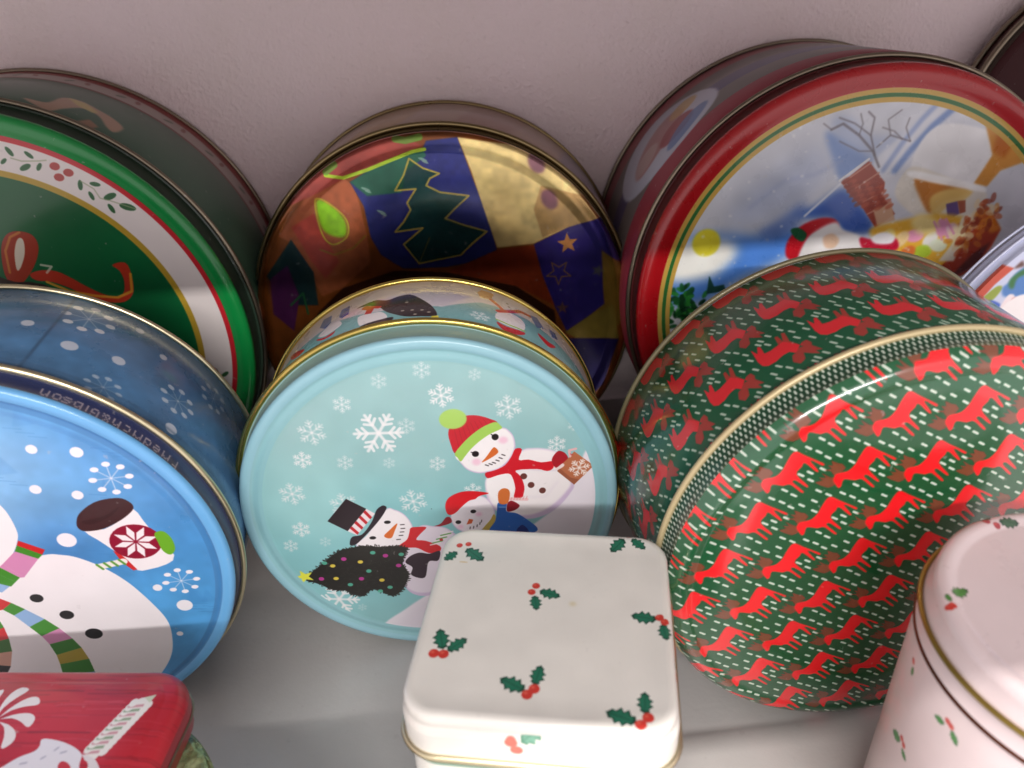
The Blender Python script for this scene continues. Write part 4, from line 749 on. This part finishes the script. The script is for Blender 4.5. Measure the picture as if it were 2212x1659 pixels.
# ---------------------------------------------------------------- the shelf
def slab(name, x0, x1, y0, y1, z0, z1, mat, bev=.12):
    bm = bmesh.new(); bmesh.ops.create_cube(bm, size=1)
    for v in bm.verts: v.co = Vector(((x0 if v.co.x < 0 else x1), (y0 if v.co.y < 0 else y1), (z0 if v.co.z < 0 else z1))) * S
    bmesh.ops.bevel(bm, geom=bm.edges[:], offset=bev * S, segments=3, affect='EDGES', profile=.5)
    me = bpy.data.meshes.new(name); bm.to_mesh(me); bm.free(); me.materials.append(mat)
    o = bpy.data.objects.new(name, me); col.objects.link(o); o.rotation_euler.z = OM; return o
def board_mat(name, c1, c2, rough, scale, bump, spec=.4):
    m, nt, bs = principled(name); tc = nt.nodes.new('ShaderNodeTexCoord')
    n1 = nt.nodes.new('ShaderNodeTexNoise'); n1.inputs['Scale'].default_value = scale; n1.inputs['Detail'].default_value = 6; n1.inputs['Roughness'].default_value = .6
    nt.links.new(tc.outputs['Object'], n1.inputs['Vector'])
    cr = nt.nodes.new('ShaderNodeValToRGB'); cr.color_ramp.elements[0].position = .3; cr.color_ramp.elements[1].position = .7
    cr.color_ramp.elements[0].color = (*c1, 1); cr.color_ramp.elements[1].color = (*c2, 1)
    nt.links.new(n1.outputs['Fac'], cr.inputs[0]); 
    n4 = nt.nodes.new('ShaderNodeTexNoise'); n4.inputs['Scale'].default_value = 170; n4.inputs['Detail'].default_value = 3; nt.links.new(tc.outputs['Object'], n4.inputs['Vector'])
    m4 = nt.nodes.new('ShaderNodeMapRange'); m4.inputs['From Min'].default_value = .66; m4.inputs['From Max'].default_value = .74; m4.inputs['To Max'].default_value = .1; nt.links.new(n4.outputs['Fac'], m4.inputs['Value'])
    mx = nt.nodes.new('ShaderNodeMix'); mx.data_type = 'RGBA'; mx.inputs[7].default_value = (.22, .18, .17, 1); nt.links.new(m4.outputs['Result'], mx.inputs[0]); nt.links.new(cr.outputs[0], mx.inputs[6]); nt.links.new(mx.outputs[2], bs.inputs['Base Color'])
    n2 = nt.nodes.new('ShaderNodeTexNoise'); n2.inputs['Scale'].default_value = 420; n2.inputs['Detail'].default_value = 4
    nt.links.new(tc.outputs['Object'], n2.inputs['Vector'])
    n3 = nt.nodes.new('ShaderNodeTexNoise'); n3.inputs['Scale'].default_value = 55; n3.inputs['Detail'].default_value = 5; nt.links.new(tc.outputs['Object'], n3.inputs['Vector'])
    ad = nt.nodes.new('ShaderNodeMath'); ad.operation = 'ADD'; nt.links.new(n2.outputs['Fac'], ad.inputs[0]); nt.links.new(n3.outputs['Fac'], ad.inputs[1])
    bp = nt.nodes.new('ShaderNodeBump'); bp.inputs['Strength'].default_value = bump; bp.inputs['Distance'].default_value = .002
    nt.links.new(ad.outputs[0], bp.inputs['Height']); nt.links.new(bp.outputs['Normal'], bs.inputs['Normal'])
    bs.inputs['Roughness'].default_value = rough; bs.inputs['Specular IOR Level'].default_value = spec; return m
wall_m = board_mat('mauve_board', (.87, .73, .73), (.93, .77, .81), .6, 9, .8)
shelf_m = board_mat('white_laminate', (.53, .51, .505), (.60, .58, .57), .30, 12, .06)
tag(slab('shelf', -90, 90, 3.0, 41.75, -2, 0, shelf_m), kind='structure')
tag(slab('wall', -90, 90, 42.05, 43.6, -30, 60, wall_m), kind='structure')
tag(slab('upper_shelf', -90, 90, .66, 41.9, 28.6, 30.6, shelf_m), kind='structure')

root = empty('shade_carton', (7.0, 7.3, 0), Matrix.Rotation(OM, 3, 'Z')); tag(root, 'plain white low box added out of view to cast shade on the shelf', 'shade_carton')  # unseen box, added to block the aisle lamp and darken the shelf
box_rings('body', 3.4, 1.7, .12, [(.05, .0), (0, .05), (0, 4.9), (0, 5.3)], [shelf_m], [(0, 's', (0, 0, 26, 10))] * 3, root)
box_rings('lid', 3.44, 1.74, .14, [(0, 4.3), (0, 5.28), (.05, 5.34), (.2, 5.34)], [shelf_m], [(0, 's', (0, 0, 26, 10))] * 3, root)

# ---------------------------------------------------------------- the tins
gold = metal_mat('gold_lacquer_rim', '#c9b262', .22)
cream_gold = metal_mat('pale_gold_rim', '#d8ccaa', .3)
dull = metal_mat('dull_tin_rim', '#8c8070', .35)
plastic = dict(coat=.3)
def sq_ext(r): return (-r, -r, r, r)

step_lid = lambda RL: [(RL, .20), (RL - .05, .07), (RL - .14, .015), (RL - .26, 0), (RL - .4, .03), (RL - .48, .09), (RL - .56, .10), (RL - .66, .05), (RL - .80, .03), (RL - .92, .06), (RL - 1.0, .05), (RL * .6, .01), (RL * .3, 0), (.02, 0)]
G1 = 'round tins standing on edge on the shelf'

m = dict(face=tin_print('green_lid_lacquer', green_face, rough=.3, coat=.35), body=tin_print('green_side_lacquer', green_side, rough=.4), skirt=tin_print('dark_green_skirt', None, '#2a3c30', .35), rim=dull)
round_tin('round_tin', -22.83, 32.54, 10.84, 7.73, .4, 4.2, 1.3, 10.95, 10.7,
          [(10.7, .25), (10.64, .1), (10.5, .02), (10.3, 0), (10.1, .04), (9.95, .12), (9.85, .14), (9.6, .12), (8.4, .10), (5, .05), (2, .04), (.02, .04)], m,
          'large green tin whose lid has a white holly ring and a red ribbon', G1, (sq_ext(10.8), (-34.5, 0, 34.5, 7.8), (-34.5, -1.3, 34.5, .2)))
m = dict(face=tin_print('foil_lid_metal', foil_face, rough=.24, metal=.85, coat=.5, bump=.09), body=tin_print('foil_side_metal', foil_side, rough=.4, metal=.15, coat=.2), skirt=tin_print('bronze_skirt', None, '#5a4a34', .25, .9), rim=metal_mat('dull_bronze_rim', '#8c7a58', .3))
round_tin('round_tin', -3.23, 35.25, 9.54, 5.75, 2.7, .2, .9, 9.4, 9.2,
          [(9.2, .22), (9.14, .08), (9.0, .01), (8.8, 0), (8.55, .02), (8.35, .06), (8.2, .07), (5, .08), (2, .06), (.02, .06)], m,
          'shiny metallic tin with a gold and purple patchwork and fir tree outline on its lid', G1, (sq_ext(9.3), (-30, 0, 30, 6), (-30, -1, 30, .2)))
m = dict(face=tin_print('red_lid_lacquer', red_face, rough=.28, coat=.4), body=tin_print('red_side_lacquer', red_side, rough=.4), skirt=tin_print('dark_red_skirt', None, '#5c2024', .35), rim=dull)
round_tin('round_tin', 16.0, 32.97, 10.5, 9.33, 3.9, 1.3, 1.2, 10.35, 10.15,
          [(10.15, .35), (10.1, .18), (9.98, .06), (9.8, 0), (9.6, .01), (9.4, .07), (9.2, .12), (9.0, .13), (5, .08), (2, .06), (.02, .06)], m,
          'large red-bordered tin with a snowy cottage scene on its lid, against the wall', G1, (sq_ext(10.3), (-33.5, 0, 33.5, 9.4), (-33.5, -1.2, 33.5, .2)))
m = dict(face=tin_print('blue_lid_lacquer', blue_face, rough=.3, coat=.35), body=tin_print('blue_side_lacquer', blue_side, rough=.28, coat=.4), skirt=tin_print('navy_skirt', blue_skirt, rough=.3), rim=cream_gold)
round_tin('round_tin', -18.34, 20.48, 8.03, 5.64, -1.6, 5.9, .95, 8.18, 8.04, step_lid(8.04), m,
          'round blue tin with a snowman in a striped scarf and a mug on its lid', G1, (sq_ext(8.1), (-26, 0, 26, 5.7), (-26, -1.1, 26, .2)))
m = dict(face=tin_print('teal_lid_lacquer', teal_face, rough=.33, coat=.3), body=tin_print('teal_side_lacquer', teal_side, rough=.28, coat=.4), skirt=tin_print('teal_skirt', None, '#8fb4b8', .3), rim=gold)
round_tin('round_tin', -3.38, 24.01, 7.24, 4.65, 1.7, 2.1, 1.02, 7.47, 7.26, step_lid(7.26), m,
          'round pale teal tin with three snowmen, a dark fir tree and snowflakes on its lid', G1, (sq_ext(7.3), (-23, 0, 23, 4.65), (-23, -1, 23, .2)), bead_r=.12)
m = dict(face=tin_print('reindeer_lid_lacquer', deer_face, rough=.22, coat=1.0, coatr=.1, spec=.6), body=tin_print('reindeer_side_lacquer', deer_side, rough=.24, coat=.5), skirt=tin_print('dashed_skirt', deer_skirt, rough=.3), rim=tin_print('beige_rim', None, '#cbb88e', .4, .3), base=tin_print('olive_rim', None, '#6e664c', .4, .3))
round_tin('round_tin', 12.5, 19.38, 8.05, 6.15, -.8, 5.2, 1.15, 8.07, 7.92,
          [(7.92, .35), (7.8, .2), (7.7, .1), (7.55, .03), (7.4, 0), (7.28, .02), (7.2, .05), (7.1, .05), (7.0, .03), (6, 0), (4, -.05), (2, -.08), (.02, -.09)], m,
          'round green tin covered in red reindeer and white dashes', G1, (sq_ext(7.95), (-26, 0, 26, 6.2), (-26, -1.3, 26, .2)), bead_r=.1)
m = dict(face=tin_print('village_lid_lacquer', right_face, rough=.35, coat=.3), body=tin_print('lilac_side', None, '#c2c6e0', .4), skirt=tin_print('lilac_skirt', None, '#c2c6e0', .4), rim=tin_print('lilac_rim', None, '#c2c6e0', .4))
round_tin('round_tin', 24.9, 27.0, 8.8, .6, 3, 4, .45, 8.8, 8.65, [(8.65, .2), (8.6, .06), (8.4, 0), (8.2, .02), (5, .02), (.02, .02)], m,
          'thin lilac-edged picture tin between the reindeer tin and the snowy cottage tin', G1, (sq_ext(8.8), (-28, 0, 28, 4), (-28, -1, 28, .2)), bead_r=.05)
m = dict(face=tin_print('maroon_lid', None, '#3a0d12', .55, coat=0, spec=.2), body=tin_print('maroon_side', None, '#3a1416', .4), skirt=tin_print('maroon_skirt', None, '#4a3c38', .4), rim=dull)
round_tin('round_tin', 33.2, 42.6, 8.5, .9, 3, 4, .5, 8.5, 8.3, [(8.3, .12), (8.1, .02), (7.9, 0), (7.75, .2), (5, .22), (.02, .22)], m,
          'dark maroon round tin in the top right corner, behind the red bordered tin', G1, (sq_ext(8.8), (-28, 0, 28, 4), (-28, -1, 28, .2)), cz=15.5, bead_r=.16)

# pink canister standing upright
def canister(name, x, y, Rb, H, tl, RL, mats, label, arts, face_prof, bead_r=.1, line_at=None, group=None):
    M, n, u, v = tin_frame(R(90), 0); root = empty(name, (x, y, 0), M); tag(root, label, 'tin', group)
    fe, se, ke = arts; off = Vector((0, -H, 0)) * S
    body = [(Rb - .3, -H + .06), (Rb - .1, -H + .03), (Rb, -H + .18), (Rb, -.1), (Rb - .1, 0), (Rb - .12, .12)]
    b = lathe('body', body, [(0, 's', (*se, Rb))] * 5, [mats['body']], root, cap0=True)
    prof = [(Rb + .02, -.05), (Rb - .06, .05)] + [(r, tl - d) for r, d in face_prof]; secs = [(1, 's', (*ke, Rb)), (1, 's', (*ke, Rb))] + [(0, 'p', fe)] * len(face_prof)
    l = lathe('lid', prof, secs, [mats['face'], mats['skirt']], root)
    bd = bead('lid_rim', Rb + .03, 0, bead_r, mats['rim'], l)
    ob = [b, l]
    if line_at: ob.append(bead('seam_line', Rb + .0, -line_at, .06, mats['line'], root))
    ob.append(bead('base_rim', Rb + .02, -H + .1, .08, mats['rim'], root))
    for o in ob: o.location = off
    return root
m = dict(face=tin_print('pink_lid_lacquer', pink_face, rough=.28, coat=.5), body=tin_print('pink_side_lacquer', pink_side, rough=.3, coat=.4), skirt=tin_print('pink_skirt', None, '#dccacc', .3), rim=metal_mat('old_gold_rim', '#a08a48', .3), line=metal_mat('bronze_line', '#6c4030', .3))
canister('canister', 14.54, 12.67, 4.24, 10.6, .84, 4.08, m, 'tall pale pink cylindrical canister printed with small holly sprigs', (sq_ext(4.4), (-13.6, 0, 13.6, 10.6), (-13.6, -1, 13.6, .2)),
         [(4.1, .30), (4.07, .12), (3.98, .03), (3.85, 0), (3.7, .03), (3.6, .10), (3.5, .12), (2, .10), (.02, .09)], bead_r=.075, line_at=.75)

m = dict(face=tin_print('plain_white_lid', None, '#e2dcd6', .35), body=tin_print('plain_white_side', None, '#d8d2cc', .35), skirt=tin_print('plain_white_skirt', None, '#d8d2cc', .35), rim=dull)
canister('canister', -7.0, 6.2, 3.9, 5.2, .4, 3.8, m, 'plain white round canister added out of view to cast a shadow on the shelf', ((-5, -5, 5, 5), (-15, 0, 15, 7), (-15, -1, 15, 1)), [(3.8, .15), (3.74, .03), (3.6, 0), (2, 0), (.02, 0)])  # added out of view only for the shadow it throws on the shelf

# pale green glitter tin lying under the red one
gm, nt, bs = principled('pale_green_glitter'); tc, nz = finish_nodes(nt, bs, .3, .6, 300, .15)
vo = nt.nodes.new('ShaderNodeTexVoronoi'); vo.inputs['Scale'].default_value = 180; nt.links.new(tc.outputs['Object'], vo.inputs['Vector'])
cr = nt.nodes.new('ShaderNodeValToRGB'); cr.color_ramp.elements[0].color = (.42, .46, .25, 1); cr.color_ramp.elements[1].color = (.16, .2, .08, 1); nt.links.new(vo.outputs['Distance'], cr.inputs[0]); nt.links.new(cr.outputs[0], bs.inputs['Base Color'])
bs.inputs['Metallic'].default_value = .5
m = dict(face=gm, body=gm, skirt=gm, rim=gm)
canister('glitter_tin', -13.6, 11.9, 4.5, 4.83, .5, 4.5, m, 'pale green glittery round tin peeking out under the red oblong tin', ((-5, -5, 5, 5), (-15, 0, 15, 4), (-15, -1, 15, 1)), [(4.5, .12), (4.42, .03), (4.3, 0), (2, 0), (.02, 0)])

# cream square tin
root = empty('square_tin', (.66, 15.56, 0), Matrix.Rotation(-.1455, 3, 'Z')); tag(root, 'cream square tin with holly sprigs on its lid, in front of the teal snowman tin', 'tin')
cf = tin_print('cream_lid_lacquer', cream_face, rough=.32, coat=.35); cs = tin_print('cream_side_lacquer', cream_side, rough=.32); ck = tin_print('cream_skirt_lacquer', cream_skirt, rough=.32, coat=.35)
h = 3.6; t = 9.41; E_ = sq_ext(3.7)
box_rings('body', h - .03, h - .03, 1.0, [(.25, .02), (.08, .05), (0, .2), (0, t - 1.6)], [cs], [(0, 's', (0, 0, 26, 10))] * 3, root)
ld = box_rings('lid', h + .06, h + .06, 1.05, [(.0, t - 1.52), (.0, t - .72), (.02, t - .6), (.09, t - .53), (.11, t - .45), (.07, t - .36), (.08, t - .14), (.13, t - .05), (.22, t), (.36, t - .01), (.46, t - .035), (1.0, t - .035)], [cf, ck],
               [(1, 's', (0, 7.9, 26, 9.6))] * 4 + [(0, 'p', E_)] * 7, root)
ring_bead('lid_rim', h + .08, h + .08, 1.08, t - 1.53, .12, cream_gold, ld)
ring_bead('base_rim', h - .0, h - .0, 1.0, .12, .08, cream_gold, root)

# red oblong tin
root = empty('oblong_tin', (-16.6, 11.35, 5.37), Matrix.Rotation(R(-3.5), 3, 'Z')); tag(root, 'red wood-grain tin with a striped candy stick on its lid, lower left corner', 'tin')
rf = tin_print('red_woodgrain_lacquer', red_oblong_face, rough=.36, coat=.25); rs_ = tin_print('red_side_lacquer', None, '#8c1c28', .35)
t = 1.63; E_ = (-6.2, -5.6, 6.2, 5.6)
box_rings('body', 5.95, 5.3, 1.25, [(.25, .0), (.08, .03), (0, .2), (0, t - .6)], [rs_], [(0, 's', (0, 0, 30, 10))] * 3, root)
ld = box_rings('lid', 6.05, 5.4, 1.35, [(.0, t - .8), (.0, t - .42), (.06, t - .24), (.16, t - .1), (.28, t - .04), (.55, t - .02), (.62, t), (.72, t + .05), (1.4, t + .05)], [rf, rs_],
               [(1, 's', (0, 0, 30, 10))] * 1 + [(0, 'p', E_)] * 8, root)
ring_bead('lid_rim', 6.05, 5.4, 1.35, t - .85, .05, dull, ld)

for me in bpy.data.meshes:
    bm = bmesh.new(); bm.from_mesh(me); bmesh.ops.recalc_face_normals(bm, faces=bm.faces[:]); bm.to_mesh(me); bm.free()
    me.set_sharp_from_angle(angle=R(50))
